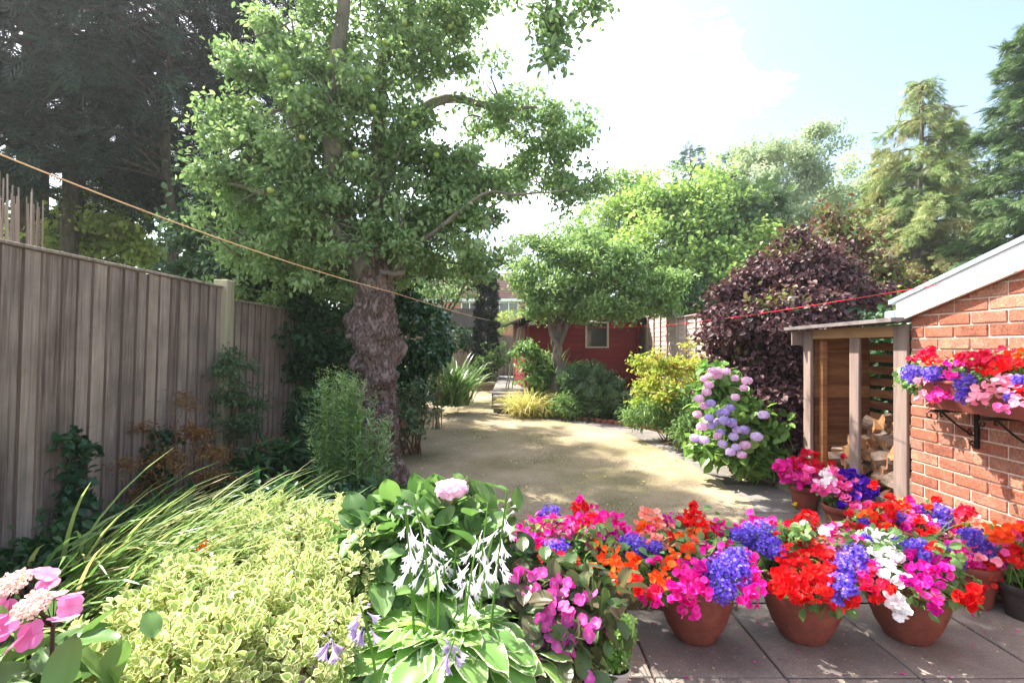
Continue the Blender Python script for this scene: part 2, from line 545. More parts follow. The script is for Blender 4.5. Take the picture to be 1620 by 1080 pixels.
def barkmat(name, stops, sc=(9, 9, 4), bd=.03, fine=40):
    m, N, L, out = newmat(name)
    tc = N.new('ShaderNodeTexCoord'); mp = N.new('ShaderNodeMapping'); mp.inputs['Scale'].default_value = sc
    L.new(tc.outputs['Object'], mp.inputs[0])
    nd = N.new('ShaderNodeTexNoise'); nd.inputs['Scale'].default_value = 1.4; nd.inputs['Detail'].default_value = 6
    L.new(mp.outputs[0], nd.inputs['Vector'])
    ad = N.new('ShaderNodeVectorMath'); ad.operation = 'MULTIPLY_ADD'; ad.inputs[1].default_value = (2.6, 2.6, 2.6)
    L.new(nd.outputs['Color'], ad.inputs[0]); L.new(mp.outputs[0], ad.inputs[2])
    vo = N.new('ShaderNodeTexVoronoi'); vo.feature = 'DISTANCE_TO_EDGE'; vo.inputs['Scale'].default_value = 1.15
    L.new(ad.outputs[0], vo.inputs['Vector'])
    n2 = N.new('ShaderNodeTexNoise'); n2.inputs['Scale'].default_value = fine; n2.inputs['Detail'].default_value = 8; n2.inputs['Roughness'].default_value = .7
    L.new(tc.outputs['Object'], n2.inputs['Vector'])
    mr = N.new('ShaderNodeMapRange'); mr.inputs[1].default_value = 0; mr.inputs[2].default_value = .28
    L.new(vo.outputs['Distance'], mr.inputs[0])
    mu = N.new('ShaderNodeMath'); mu.operation = 'MULTIPLY_ADD'; mu.inputs[1].default_value = .38
    ms = N.new('ShaderNodeMath'); ms.operation = 'MULTIPLY_ADD'; ms.inputs[1].default_value = 1.1; ms.inputs[2].default_value = -.2
    L.new(n2.outputs['Fac'], ms.inputs[0]); L.new(mr.outputs[0], mu.inputs[0]); L.new(ms.outputs[0], mu.inputs[2])
    r = ramp(N, stops); L.new(mu.outputs[0], r.inputs[0])
    p = N.new('ShaderNodeBsdfPrincipled'); p.inputs['Roughness'].default_value = .95; p.inputs['Specular IOR Level'].default_value = .15
    L.new(r.outputs[0], p.inputs['Base Color'])
    b = N.new('ShaderNodeBump'); b.inputs['Strength'].default_value = 1; b.inputs['Distance'].default_value = bd
    L.new(mu.outputs[0], b.inputs['Height']); L.new(b.outputs[0], p.inputs['Normal']); L.new(p.outputs[0], out.inputs[0])
    return m
M = {}
M['soil'] = surf('soil', [(0, '#3a2c22'), (.5, '#54412f'), (1, '#6d5842')], (6, 6, 6), rough=.95, bump=.8, bdist=.03, fine=(70, .4))
M['lawn'] = surf('lawn', [(0, '#626044'), (.3, '#837959'), (.6, '#9a8b70'), (1, '#b0a088')], (.75, .75, .75), detail=8, rough=.95, bump=.7, bdist=.012, fine=(85, .38), bscale=(90, 90, 90))
M['meadow'] = surf('meadow', [(0, '#3c4a22'), (1, '#6a7a3c')], (.2, .2, .2), rough=.95, bump=.3)
M['slab'] = surf('slab', [(0, '#5a544e'), (.35, '#7a726b'), (.7, '#8f867d'), (1, '#aba196')], (3.1, 3.1, 3.1), detail=10, rough=.9, bump=.5, bdist=.004, useR=.25, fine=(120, .22), bscale=(90, 90, 90))
M['concrete'] = surf('concrete', [(0, '#5c5753'), (.5, '#77716c'), (1, '#908983')], (2.3, 2.3, 2.3), detail=9, rough=.9, bump=.5, bdist=.005, useR=.2, fine=(60, .2), bscale=(60, 60, 60))
M['oldwood'] = surf('oldwood', [(0, '#4a3d37'), (.25, '#72645b'), (.5, '#90847a'), (.75, '#a59888'), (1, '#86705f')], (46, 46, 1.1), detail=11, rough=.85, bump=.6, bdist=.004, useR=.4, fine=(3.6, .3), bscale=(110, 110, 4), distort=.6)
M['sawn'] = surf('sawn', [(0, '#4a3d38'), (.5, '#6e5d54'), (1, '#94847a')], (30, 30, 2.5), detail=8, rough=.95, bump=.5, bdist=.003, useR=.4)
M['oldpost'] = surf('oldpost', [(0, '#8b8266'), (.5, '#a5a084'), (1, '#b8a98d')], (20, 20, 1.2), detail=9, rough=.85, bump=.5, bdist=.003, bscale=(90, 90, 4))
M['lapwood'] = surf('lapwood', [(0, '#9a8780'), (.5, '#bba69c'), (1, '#cfbcae')], (1.2, 1.2, 22), detail=8, rough=.85, bump=.4, bdist=.003, useR=.4, bscale=(3, 3, 60))
M['newwood'] = surf('newwood', [(0, '#66544c'), (.5, '#86736a'), (1, '#a08c80')], (16, 16, 1.4), detail=8, rough=.75, bump=.4, bdist=.002, useR=.3, bscale=(70, 70, 4), distort=.8)
M['beam'] = surf('beam', [(0, '#9a7350'), (.5, '#bb9268'), (1, '#cdaa80')], (8, 1.4, 18), detail=8, rough=.75, bump=.4, bdist=.002, useR=.3, distort=.8)
M['clad'] = surf('clad', [(0, '#4e2e1e'), (.4, '#83543a'), (.7, '#a8754c'), (1, '#b88a5e')], (1.6, 1.6, 15), detail=8, rough=.8, bump=.4, bdist=.003, useR=.4, distort=1.2)
M['felt'] = surf('felt', [(0, '#5b5351'), (1, '#8b8280')], (9, 9, 9), rough=.95, bump=.4, bdist=.003, fine=(160, .3))
M['sleeper'] = surf('sleeper', [(0, '#6b5d48'), (.5, '#8a7a5e'), (1, '#a39374')], (2, 12, 12), rough=.9, bump=.5, bdist=.004)
M['kerbwood'] = surf('kerbwood', [(0, '#6f675c'), (.5, '#908779'), (1, '#ada496')], (12, 2, 12), rough=.9, bump=.5, bdist=.004)
M['mortar'] = surf('mortar', [(0, '#c4a898'), (1, '#e4d0c0')], (14, 14, 14), rough=.95, bump=.6, bdist=.003, fine=(180, .2))
M['brick'] = surf('brick', [(0, '#643c34'), (.22, '#85503f'), (.42, '#a3624a'), (.6, '#996a58'), (.78, '#b58268'), (1, '#826c64')], (13, 13, 13), detail=10, rough=.92, bump=.9, bdist=.005, useR=.55, fine=(70, .35), bscale=(120, 120, 120))
M['blackplinth'] = surf('blackplinth', [(0, '#2a2322'), (1, '#4a3f3c')], (7, 7, 7), rough=.8, bump=.4)
M['whitepaint'] = surf('whitepaint', [(0, '#e6e4e0'), (1, '#f4f3f0')], (2, 2, 2), rough=.4, bump=.05)
M['greytrim'] = surf('greytrim', [(0, '#8798a6'), (1, '#b3c1cc')], (4, 4, 4), rough=.5, bump=.1)
M['roofdark'] = surf('roofdark', [(0, '#1a1818'), (1, '#2b2928')], (6, 6, 6), rough=1, bump=.4, spec=.03)
M['redpaint'] = surf('redpaint', [(0, '#5e1a1a'), (.5, '#761f22'), (1, '#8a2a2b')], (1.5, 1.5, 14), detail=7, rough=.6, bump=.3, bdist=.002, useR=.25)
M['frame'] = surf('frame', [(0, '#b3a793'), (1, '#cfc4b0')], (9, 9, 9), rough=.6, bump=.1)
M['terra'] = surf('terra', [(0, '#693a30'), (.5, '#80463a'), (1, '#935646')], (5, 5, 5), rough=.6, bump=.15, bdist=.002, fine=(40, .1))
M['terra2'] = surf('terra2', [(0, '#743a30'), (.5, '#8c483b'), (1, '#9a5546')], (6, 6, 6), rough=.5, bump=.1, bdist=.002)
M['box'] = surf('box', [(0, '#7b4236'), (1, '#945447')], (6, 6, 6), rough=.5, bump=.1, bdist=.002)
M['iron'] = surf('iron', [(0, '#15110f'), (1, '#2a2320')], (9, 9, 9), rough=.5, bump=.2, metallic=.3)
M['whitepot'] = surf('whitepot', [(0, '#cfc6bf'), (1, '#e2dbd5')], (9, 9, 9), rough=.3, bump=.03)
M['compost'] = surf('compost', [(0, '#20160f'), (1, '#3a2a1d')], (30, 30, 30), rough=.95, bump=.8, bdist=.01)
M['bark'] = barkmat('bark', [(0, '#2a201d'), (.3, '#5c4b45'), (.6, '#947f76'), (1, '#c2b0a6')])
M['oldbark'] = surf('oldbark', [(0, '#2e2320'), (.35, '#5e4c46'), (.65, '#8a756c'), (1, '#b09d94')], (7, 7, 3.5), detail=11, rough=.95, bump=1.0, bdist=.03, fine=(24, .3), bscale=(30, 30, 11), distort=.7)
M['twig'] = surf('twig', [(0, '#2f2721'), (1, '#6c5d50')], (14, 14, 4), rough=.9, bump=.5, bdist=.005)
M['greybark'] = surf('greybark', [(0, '#4d4640'), (1, '#92877a')], (8, 8, 3), rough=.9, bump=.6, bdist=.01)
M['stem'] = leafmat('stem', ['#4f7a2a', '#6d9a3a'], trans=.1)
M['darkstem'] = leafmat('darkstem', ['#2a1a22', '#4a2a30'], trans=0)
M['brownstem'] = leafmat('brownstem', ['#5a4434', '#7a6048'], trans=0)
M['logwood'] = surf('logwood', [(0, '#69452e'), (.4, '#916744'), (.75, '#b2855a'), (1, '#c49c74')], (14, 14, 14), detail=8, rough=.8, bump=.6, bdist=.004, useR=.5, bscale=(20, 20, 60))
M['logbark'] = surf('logbark', [(0, '#54443c'), (1, '#8d7a6c')], (16, 16, 16), rough=.95, bump=.8, bdist=.006, useR=.3)
M['bluerope'] = surf('bluerope', [(0, '#d8a878'), (1, '#e4bc90')], (3, 3, 3), rough=.6, bump=0)
M['redrope'] = surf('redrope', [(0, '#d01a2a'), (1, '#e02838')], (3, 3, 3), rough=.5, bump=0)
M['tile'] = surf('tile', [(0, '#8f6f62'), (.5, '#a98576'), (1, '#b99788')], (2, 2, 2), rough=.85, bump=.2, useR=.6)
M['housebrick'] = surf('housebrick', [(0, '#a45b3e'), (1, '#c4775a')], (5, 5, 5), rough=.9, bump=.2, fine=(20, .15))
M['render_wall'] = surf('render_wall', [(0, '#c4a9a3'), (1, '#d8c0ba')], (2, 2, 2), rough=.9, bump=.1)
M['cladlight'] = surf('cladlight', [(0, '#a8917c'), (1, '#c3ad98')], (1, 1, 12), rough=.9, bump=.2, useR=.3)
M['reed'] = surf('reed', [(0, '#6e6259'), (.5, '#94867b'), (1, '#b5a89b')], (3, 3, 3), rough=.8, bump=.1, useR=.7)
m, N, L, out = newmat('glass')
p_ = N.new('ShaderNodeBsdfPrincipled'); p_.inputs['Base Color'].default_value = (.035, .045, .04, 1); p_.inputs['Roughness'].default_value = .06; p_.inputs['Specular IOR Level'].default_value = .8
L.new(p_.outputs[0], out.inputs[0]); M['glass'] = m

# foliage
M['apple'] = leafmat('apple_leaf', ['#56783e', '#6c9050', '#86a862', '#a8c280'], .42, .5, spec=.3, desat=.22)
M['hazel'] = leafmat('hazel_leaf', ['#2d4a26', '#43663a', '#5d8150'], .3, .45, desat=.22)
M['limebush'] = leafmat('lime_leaf', ['#5f7a2a', '#8fa53d', '#b5b552'], .45, .5, desat=.22)
M['conifer'] = leafmat('conifer', ['#16261a', '#22382a', '#31492f'], .08, .6)
M['sycamore'] = leafmat('sycamore', ['#4a752f', '#719c3c', '#a2c252', '#b8cf66'], .38, .5, desat=.22)
M['sycdark'] = leafmat('sycamore_dark', ['#2a4f2a', '#3f6b36', '#4f7f3c'], .3, .5, desat=.22)
M['eucal'] = leafmat('eucalyptus', ['#86997a', '#a4b48c', '#c4c6a2'], .35, .5)
M['cypress'] = leafmat('cypress', ['#5a7a3a', '#7a9a4c', '#a3a860', '#b59a66'], .3, .6, desat=.22)
M['pine'] = leafmat('pine', ['#2f5040', '#47705a', '#5a8468'], .15, .6)
M['farconifer'] = leafmat('far_conifer', ['#3a5a2c', '#557840', '#789850'], .2, .6, desat=.22)
M['pear'] = leafmat('pear_leaf', ['#5a7f3a', '#7a9f4c', '#9abb66'], .38, .5, desat=.22)
M['copper'] = leafmat('copper_leaf', ['#5a3a36', '#70503f', '#66743f', '#829152'], .3, .5)
M['purple'] = leafmat('purple_leaf', ['#30201f', '#4a3134', '#66484a', '#836460'], .2, .5, spec=.35)
M['gold'] = leafmat('gold_leaf', ['#7a9a3c', '#9cb24c', '#bcb85c', '#b88e58'], .35, .5)
M['midgreen'] = leafmat('midgreen', ['#4a7030', '#66903f', '#86ab52'], .35, .5, desat=.22)
M['cotone'] = leafmat('cotoneaster', ['#35562f', '#4d7040', '#6b8a55'], .25, .5, desat=.22)
M['gloss'] = leafmat('gloss_leaf', ['#1f3f25', '#2b5530', '#3d6b3c'], .15, .25, spec=.7)
M['darkleaf'] = leafmat('dark_leaf', ['#1f3a22', '#2f5230', '#44683a'], .25, .4)
M['ivy'] = leafmat('ivy', ['#24422c', '#35583a', '#4a6a44'], .2, .35)
M['rust'] = leafmat('rust', ['#5a3424', '#7a4a30', '#8a6a3a', '#6a6a3a'], .2, .7)
M['goldenrod'] = leafmat('goldenrod', ['#56804c', '#749c60', '#94b47c'], .35, .5, desat=.22)
M['goldenbud'] = leafmat('goldenbud', ['#a5bb6a', '#c0cc80', '#8aa560'], .3, .5)
M['daylily'] = leafmat('daylily', ['#52803a', '#74a04a', '#9abb60', '#b5a56c'], .4, .4, desat=.22)
M['cordy'] = leafmat('cordyline', ['#3a5a30', '#66884a', '#9aab78'], .25, .35)
M['straw'] = leafmat('straw_grass', ['#9aa855', '#d0c47c', '#e8dca4'], .4, .6)
M['euony'] = leafmat('euonymus', ['#7c9850', '#98b064', '#b8c47c'], .38, .35, edge='#f2eabc', edge_from=.22, edge_to=.55, spec=.5)
M['hosta'] = leafmat('hosta', ['#5f9a35', '#78b042', '#94c455'], .42, .4, edge='#f0f2cc', edge_from=.84, edge_to=.97, desat=.22)
M['hostablue'] = leafmat('hosta_blue', ['#5f8a7a', '#7aa58c'], .35, .4, edge='#b5cca0', edge_from=.7, edge_to=.95)
M['hydleaf'] = leafmat('hydrangea_leaf', ['#44702f', '#5c8c3c', '#7aa64c'], .33, .4, desat=.22)
M['hydbush'] = leafmat('hydrangea_bush', ['#4a7a2c', '#6fa03a', '#9ac452'], .4, .4, desat=.22)
M['hyddark'] = leafmat('hydrangea_dark', ['#34482a', '#50683a', '#5f5440', '#6f8848'], .25, .35)
M['potleaf'] = leafmat('pot_leaf', ['#4a7a35', '#6a9a4a', '#8fb860'], .35, .45, desat=.22)
M['boxleaf'] = leafmat('box_leaf', ['#4f8a2c', '#78b53c', '#a5d455'], .35, .35, desat=.22)
M['fruit'] = leafmat('fruit', ['#7f9a45', '#93ac50', '#9aa04e'], .0, .35)
M['grassblade'] = leafmat('grass_blade', ['#606a44', '#847c5a', '#9a8c6e', '#ae9e86'], .3, .7)
def petal(name, cols, trans=.3, edge=None, ef=.45, et=1.5): return leafmat(name, cols, trans, .6, edge=edge, edge_from=ef, edge_to=et, spec=.15)
PM = {
 'magenta': petal('magenta_petal', ['#e0148a', '#ee28a8', '#f864c4'], edge='#a8005c'),
 'pink': petal('pink_petal', ['#e8509a', '#f070b0', '#f48ac0']),
 'red': petal('red_petal', ['#d0101c', '#e41c22', '#f4483c'], edge='#a00010'),
 'crimson': petal('crimson_petal', ['#c01038', '#d81a48', '#ee4468'], edge='#90001c'),
 'orange': petal('orange_petal', ['#e8401c', '#f05a20', '#f47a2c']),
 'salmon': petal('salmon_petal', ['#f0705c', '#f49a84', '#f8c0b0']),
 'palepink': petal('palepink_petal', ['#f08aa8', '#f4a5bc', '#f8c4d0']),
 'white': petal('white_petal', ['#ece8e8', '#f4f2f2', '#fafafa']),
 'lobelia': petal('lobelia_petal', ['#5c40bc', '#7858d8', '#a088ee']),
 'violet': petal('violet_petal', ['#3c1490', '#4a1ca8', '#5c2abc']),
 'plum': petal('plum_petal', ['#c0108c', '#d01a9c', '#d83aac'], edge='#80005c'),
 'mauve': petal('mauve_petal', ['#d8bce4', '#e4cef0', '#eedcf4']),
 'lilac': petal('lilac_petal', ['#b8a4dc', '#c8b4e6', '#d8c8ee']),
 'blush': petal('blush_petal', ['#ecbcda', '#f4cee6', '#f8deee']),
 'lace': petal('lace_petal', ['#e884bc', '#f094c8', '#f4a8d4'], .35, edge='#d8609c'),
 'lacedark': petal('lacedark_petal', ['#d050a8', '#e068b8', '#c848a0'], .3, edge='#f0b0d8'),
 'fertile': petal('fertile_bud', ['#e8d0c0', '#f4e8dc', '#d8b0a8']),
 'hostabell': petal('hosta_bell', ['#f0eaf6', '#faf8fc', '#e8e0f2'], .5),
 'hostalilac': petal('hosta_lilac', ['#b09cc8', '#c4b0d8', '#d4c4e4'], .4),
 'yellow': petal('yellow_petal', ['#f0c828', '#f8dc50', '#f4d040']),
}

# ---------------------------------------------------------------- the setting
def g(y): return np.interp(y, [3, 14], [0, .15])
YS = [-30, 3, 14]
def strip(ys, xl, xr, z, nx=1):
    ys = np.array(ys, float)
    xs = np.stack([xl + (xr - xl) * i / nx for i in range(nx + 1)], 1)
    V = np.stack([xs, np.repeat(ys[:, None], nx + 1, 1), np.repeat((g(ys) + z)[:, None], nx + 1, 1)], -1).reshape(-1, 3)
    i = np.arange(len(ys) - 1)[:, None] * (nx + 1); j = np.arange(nx)[None]
    Q = np.stack([i + j, i + j + 1, i + nx + 2 + j, i + nx + 1 + j], -1).reshape(-1, 4)
    return V, [Q], {'rnd': np.full(len(V), rng.random())}

ys = np.array([-60, 3, 14, 120.])
tag(mkj('ground', [strip(ys, np.full(4, -120.), np.full(4, 120.), -.03)], M['meadow']), None, None, kind='structure')
ys = np.array([-3, 3, 14, 24.])
tag(mkj('flower_beds', [strip(ys, np.full(4, -2.6), np.full(4, 3.2), -.012)], M['soil']), None, None, kind='structure')
LY = [2.66, 3.0, 3.3, 3.85, 4.4, 5.2, 5.95, 7.5, 8.3, 8.9, 9.3, 9.6, 14.0]
LR = [1.12, 1.36, 1.6, 1.93, 2.05, 2.05, 2.0, 1.75, 1.25, .65, .15, -.27, -.45]
LL = np.interp(LY, [2.6, 4, 5, 7, 10, 14], [-.9, -1.0, -1.15, -1.5, -2.0, -3.0])
yy = np.unique(np.concatenate([LY, np.linspace(2.66, 14, 60)]))
lawnR = lambda y: np.interp(y, LY, LR) + .02 * np.sin(y * 9) + .012 * np.sin(y * 23)
lawnL = lambda y: np.interp(y, LY, LL) + .05 * np.sin(y * 5) + .03 * np.sin(y * 13)
tag(mkj('lawn', [strip(yy, lawnL(yy), lawnR(yy), .004, 4)], M['lawn']), None, None, kind='structure')
PY = [2.66, 4.9, 5.3, 6.9, 8.2, 9.07, 9.95]
PR = [2.55, 2.5, 2.62, 2.5, 1.95, 1.0, .3]
segs = [2.68, 3.35, 4.1, 4.9, 5.7, 6.6, 7.6, 8.6, 9.6]
parts = []
for a, b in zip(segs[:-1], segs[1:]):
    yv = np.unique(np.concatenate([np.linspace(a + .006, b - .006, 7), [3.0] if a < 3 < b else []]))
    parts.append(strip(yv, np.interp(yv, LY, LR) - .03, np.interp(yv, PY, PR) + .05, .0))
tag(mkj('path', parts, M['concrete']), None, None, kind='structure')
# patio slabs
parts = []
xj = [-.51, .035, .58, 1.12, 1.67, 2.2, 2.75]
yj = [2.66, 2.06, 1.45, .85, .25, -.4, -1.0, -1.6]
for i in range(len(xj) - 1):
    for j in range(len(yj) - 1):
        dz = rng.uniform(-.003, .002)
        parts.append(box(xj[i] + .005, xj[i + 1] - .005, yj[j + 1] + .005, yj[j] - .005, -.045, .012 + dz, bev=.004))
tag(mkj('patio', parts, M['slab']), None, None, kind='structure')

# raised ground behind the steps
parts = [box(-.42, .34, 10.35, 16.5, -.1, g(12) + .30), ]
tag(mkj('raised_path', parts, M['concrete']), None, None, kind='structure')
tag(mkj('raised_bed', [box(.345, 3.0, 10.0, 24, -.1, .40), box(-3.2, -.43, 14.1, 24, -.1, .36)], M['soil']), None, None, kind='structure')
t = thing('garden_steps', 'two shallow concrete steps up from the lawn beside the straw coloured grass', 'steps', (-.05, 9.9, g(9.9)))
mkj('step', [box(-.36, .32, 9.72, 10.05, .0, g(10) + .15, bev=.01)], M['concrete'], t)
mkj('step', [box(-.38, .32, 10.052, 10.345, .0, g(10) + .29, bev=.01)], M['concrete'], t)
o = mkj('timber_sleeper', [box(-3.1, -.45, 13.98, 14.09, .1, .385, bev=.008)], M['sleeper'], org=(-1.8, 14, .15))
tag(o, 'long low timber sleeper edging the far end of the lawn', 'sleeper')
# curved edging of small stones in front of the shed bed
parts = []
for k in range(22):
    f = k / 21
    y = 9.75 - 1.75 * f; x = np.interp(y, [8.0, 8.2, 9.07, 9.95], [2.15, 1.95, 1.0, .3])
    b = box(x - .055, x + .045, y + .02, y + .1, g(y) - .02, g(y) + .06 + rng.uniform(-.015, .01), bev=.01)
    parts.append((rot_about(b[0], (x, y, 0), 'z', .7 + rng.uniform(-.2, .2)), b[1], b[2]))
tag(mkj('brick_edging', parts, M['brick'], org=(1, 9, .1)), 'low curved brick edging along the bed in front of the red shed', 'edging')
# timber kerb in front of the log store and hydrangea bed
t = thing('timber_kerb', 'weathered grey timber kerb running below the log store beside the path', 'kerb', (2.55, 4.4, 0))
mkj('rail', [box(2.52, 2.6, 3.45, 5.35, 0, .085, bev=.006)], M['kerbwood'], t)
mkj('rail', [box(2.53, 2.61, 3.45, 5.3, .088, .165, bev=.006)], M['kerbwood'], t)
tag(mkj('store_bed', [box(2.612, 4.0, 3.45, 5.3, -.01, .15)], M['soil']), None, None, kind='structure')

# ---------------------------------------------------------------- left fence
FX = -2.45
FH = EYE + .2025 * 2.45
def feather(y0, y1, h, name, label):
    t = thing(name, label, 'fence', (FX, (y0 + y1) / 2, 0))
    parts = []; edges = []
    y = y0
    while y < y1:
        w = rng.uniform(.092, .118)
        top = h - rng.uniform(.012, .019)
        b = box(FX - .012, FX + .008, y - .012, y + w + .003, .14, top, bev=.002)
        ra = .13 + rng.uniform(-.05, .05)
        V = rot_about(b[0], (FX, y + w / 2, 0), 'z', ra)
        e = box(FX - .004, FX + .0078, y - .0165, y - .0122, .14, top - .002, rnd=rng.random())  # strip on the rough-cut board edge; its tone also paints the shadow line
        edges.append((rot_about(e[0], (FX, y + w / 2, 0), 'z', ra), e[1], e[2]))
        V = rot_about(V, (FX, y + w / 2, 1), 'x', rng.uniform(-.003, .003))
        parts.append((V, b[1], b[2])); y += w
    lean = lambda V: rot_about(V, (FX, 0, 0), 'y', math.radians(2.0))
    L_ = lambda ps: [(lean(p[0]), p[1], p[2]) for p in ps]
    mkj('board_panel', L_(parts), M['oldwood'], t)
    mkj('sawn_edges', L_(edges), M['sawn'], t)
    mkj('gravel_board', L_([box(FX - .015, FX + .015, y0, y1, -.02, .15)]), M['oldwood'], t)
    mkj('capping_rail', L_([box(FX - .02, FX + .028, y0 - .005, y1, h - .012, h + .006, bev=.003)]), M['oldwood'], t)
    for zz in (.4, 1.0, 1.6):
        mkj('arris_rail', L_([box(FX - .075, FX - .02, y0, y1, zz, zz + .07)]), M['oldwood'], t)
    return t, L_
t, L_ = feather(-.9, 4.12, FH, 'board_fence', 'tall weathered grey close-board fence nearest on the left, ending at the thick post')
mkj('post', L_([box(FX - .06, FX + .055, 4.125, 4.235, 0, FH + .06, bev=.006)]), M['oldpost'], t)
mkj('post', L_([box(FX - .14, FX - .03, 1.1, 1.2, 0, FH - .02, bev=.006)]), M['oldpost'], t)
t, L_ = feather(4.25, 11.0, FH - .09, 'board_fence', 'lower weathered close-board fence running on behind the gnarled apple trunk')
mkj('post', L_([box(FX - .14, FX - .03, 7.6, 7.7, 0, FH - .1, bev=.006)]), M['oldpost'], t)

# reed screen rising above the fence
parts = []
for k in range(150):
    y = .9 + 2.05 * rng.random()
    yv = 1.4 + (y - .9) * .75
    x = -2.78 + rng.normal() * .02
    top = 2.28 + .05 * math.sin(yv * 9) + rng.normal() * .05 - (0.12 if yv > 2.75 else 0)
    lx, ly = rng.normal() * .02, rng.normal() * .03
    parts.append(tube([(x, yv, .05), (x + lx, yv + ly, top)], [.006, .004], 5, rnd=rng.random()))
tag(mkj('reed_screen', parts, M['reed'], org=(-2.78, 2, 0)), 'ragged pale reed screen sticking up above the near fence', 'screen')

# ---------------------------------------------------------------- right fence of lap panels
RX = 3.0
def lap_panel(y0, y1, top, label):
    t = thing('lap_fence', label, 'fence panel', (RX, (y0 + y1) / 2, 0), 'lap panels of the right hand fence')
    parts = []; z = .2; k = 0
    while z < top - .02:
        b = box(RX - .01, RX, y0, y1, z, min(z + .105, top), bev=.0015)
        V = b[0]; V[:, 0] += (V[:, 2] - z) * .09
        parts.append((V, b[1], b[2])); z += .092
    mkj('lap_boards', parts, M['lapwood'], t)
    n = 5
    for i in range(n):
        yy_ = y0 + (y1 - y0) * i / (n - 1)
        mkj('batten', [box(RX - .035, RX - .011, yy_ - .02, yy_ + .02, .15, top, bev=.003)], M['lapwood'], t)
    mkj('capping', [box(RX - .045, RX + .03, y0 - .02, y1 + .02, top + .001, top + .02)], M['lapwood'], t)
    mkj('post', [box(RX - .04, RX + .04, y1 + .025, y1 + .105, 0, top + .03, bev=.004)], M['oldpost'], t)
lab = ['lap fence panel just behind the yellow shrub, right of the tall step', 'pale lap fence panel with upright battens beside the step in the fence',
       'taller lap fence panel beside the red shed, half in shade', 'far lap fence panel hidden behind the red shed']
lap_panel(5.35, 7.15, 1.88, 'lap fence panel hidden in the dark purple shrub')
lap_panel(7.27, 9.1, 1.88, lab[1])
lap_panel(9.22, 11.05, 2.02, lab[2])
lap_panel(11.17, 13.0, 2.02, lab[3])

# ---------------------------------------------------------------- brick garage
GX = 2.714
def rake(y): return EYE + .19 + (3.45 - y) * .27      # underside of the barge board
t = thing('brick_garage', 'red brick garage wall with a sloping white barge board on the right', 'garage', (GX + 1, 1.5, 0))
parts = []
course = 0.075; zz = 0.0; k = 0
while zz < 3.1:
    off = (0.1125 if k % 2 else 0.0)
    y = 3.43
    first = True
    while y > -1.0:
        L0 = .1025 if (first and k % 2) else .215
        first = False
        y1 = y; y0 = y - L0
        top = min(zz + .065, rake((y0 + y1) / 2) + .05)
        if top - zz > .02:
            dd = rng.uniform(-.0025, .0025)
            parts.append(box(GX + dd, GX + .1, y0, y1, zz, top, bev=.0035, rnd=float(np.clip(rng.beta(1.6, 1.6), 0, 1))))
        y = y0 - .010
    zz += course; k += 1
mkj('brickwork', parts, M['brick'], t)
V = np.array([[GX + .007, -1, -.02], [GX + .007, 3.425, -.02], [GX + .007, 3.425, rake(3.425) + .04], [GX + .007, -1, rake(-1) + .04],
              [GX + .22, -1, -.02], [GX + .22, 3.425, -.02], [GX + .22, 3.425, rake(3.425) + .04], [GX + .22, -1, rake(-1) + .04]])
mk('mortar_bed', V, [np.array([[0, 1, 2, 3], [7, 6, 5, 4], [0, 4, 5, 1], [1, 5, 6, 2], [2, 6, 7, 3], [3, 7, 4, 0]])], M['mortar'], t, {'rnd': np.full(8, .5)})
mkj('rear_wall', [box(GX + .221, GX + 4, 3.2, 3.42, 0, 1.5)], M['brick'], t)
def rakebox(x0, x1, y0, y1, dz0, dz1, r=.5):
    b = box(x0, x1, y0, y1, 0, 1, rnd=r)
    V = b[0]
    V[:, 2] = rake(V[:, 1]) + np.where(V[:, 2] > .5, dz1, dz0)
    return V, b[1], b[2]
mkj('barge_board', [rakebox(GX - .045, GX - .02, -1.05, 3.5, -.002, .137)], M['whitepaint'], t)
mkj('soffit_trim', [rakebox(GX - .0195, GX + .02, -1.05, 3.49, .0, .03)], M['terra'], t)
mkj('roof', [rakebox(GX - .055, GX + 4, -1.05, 3.56, .139, .168)], M['greytrim'], t)
mkj('gutter_end', [box(GX - .05, GX + .02, 3.505, 3.61, EYE + .2, EYE + .255, bev=.008)], M['greytrim'], t)
mkj('plinth', [box(GX - .014, GX - .004, -1, 3.43, -.02, .13, bev=.002)], M['blackplinth'], t)

# ---------------------------------------------------------------- log store
t = thing('log_store', 'open fronted timber log store with three posts against the brick garage', 'log store', (3.15, 4.0, .15))
SX = 2.70; FZ = .28; TOP = EYE + .168
mkj('post', [box(SX, SX + .022, 3.445, 3.57, .15, TOP - .01, bev=.004)], M['newwood'], t)
mkj('post', [box(SX + .010, SX + .034, 3.94, 4.05, .15, TOP - .095, bev=.004)], M['newwood'], t)
mkj('post', [box(SX, SX + .03, 4.56, 4.67, .15, TOP - .02, bev=.004)], M['newwood'], t)
mkj('post', [box(SX + .072, SX + .12, 4.50, 4.544, .15, TOP - .02, bev=.004)], M['clad'], t)
mkj('lintel', [box(SX + .008, SX + .06, 3.58, 4.54, TOP - .095, TOP - .012, bev=.003)], M['beam'], t)
mkj('floor', [box(SX, 3.27, 3.45, 4.66, FZ - .06, FZ - .02)], M['clad'], t)
mkj('front_sill', [box(SX - .03, SX - .002, 3.44, 4.66, .16, FZ, bev=.004)], M['newwood'], t)
parts = []
z = FZ - .02
while z < TOP - .02:
    hh = rng.uniform(.085, .125)
    dd_ = rng.uniform(0, .012); parts.append(box(SX + .075, 3.27, 4.60 + dd_, 4.625 + dd_, z, min(z + hh, TOP) + .004, bev=.002)); z += hh
mkj('side_boards', parts, M['clad'], t)
parts = []
z = FZ
while z < TOP - .04:
    parts.append(box(3.28, 3.298, 3.46, 4.62, z, z + .068, bev=.002)); z += .105
mkj('back_slats', parts, M['clad'], t)
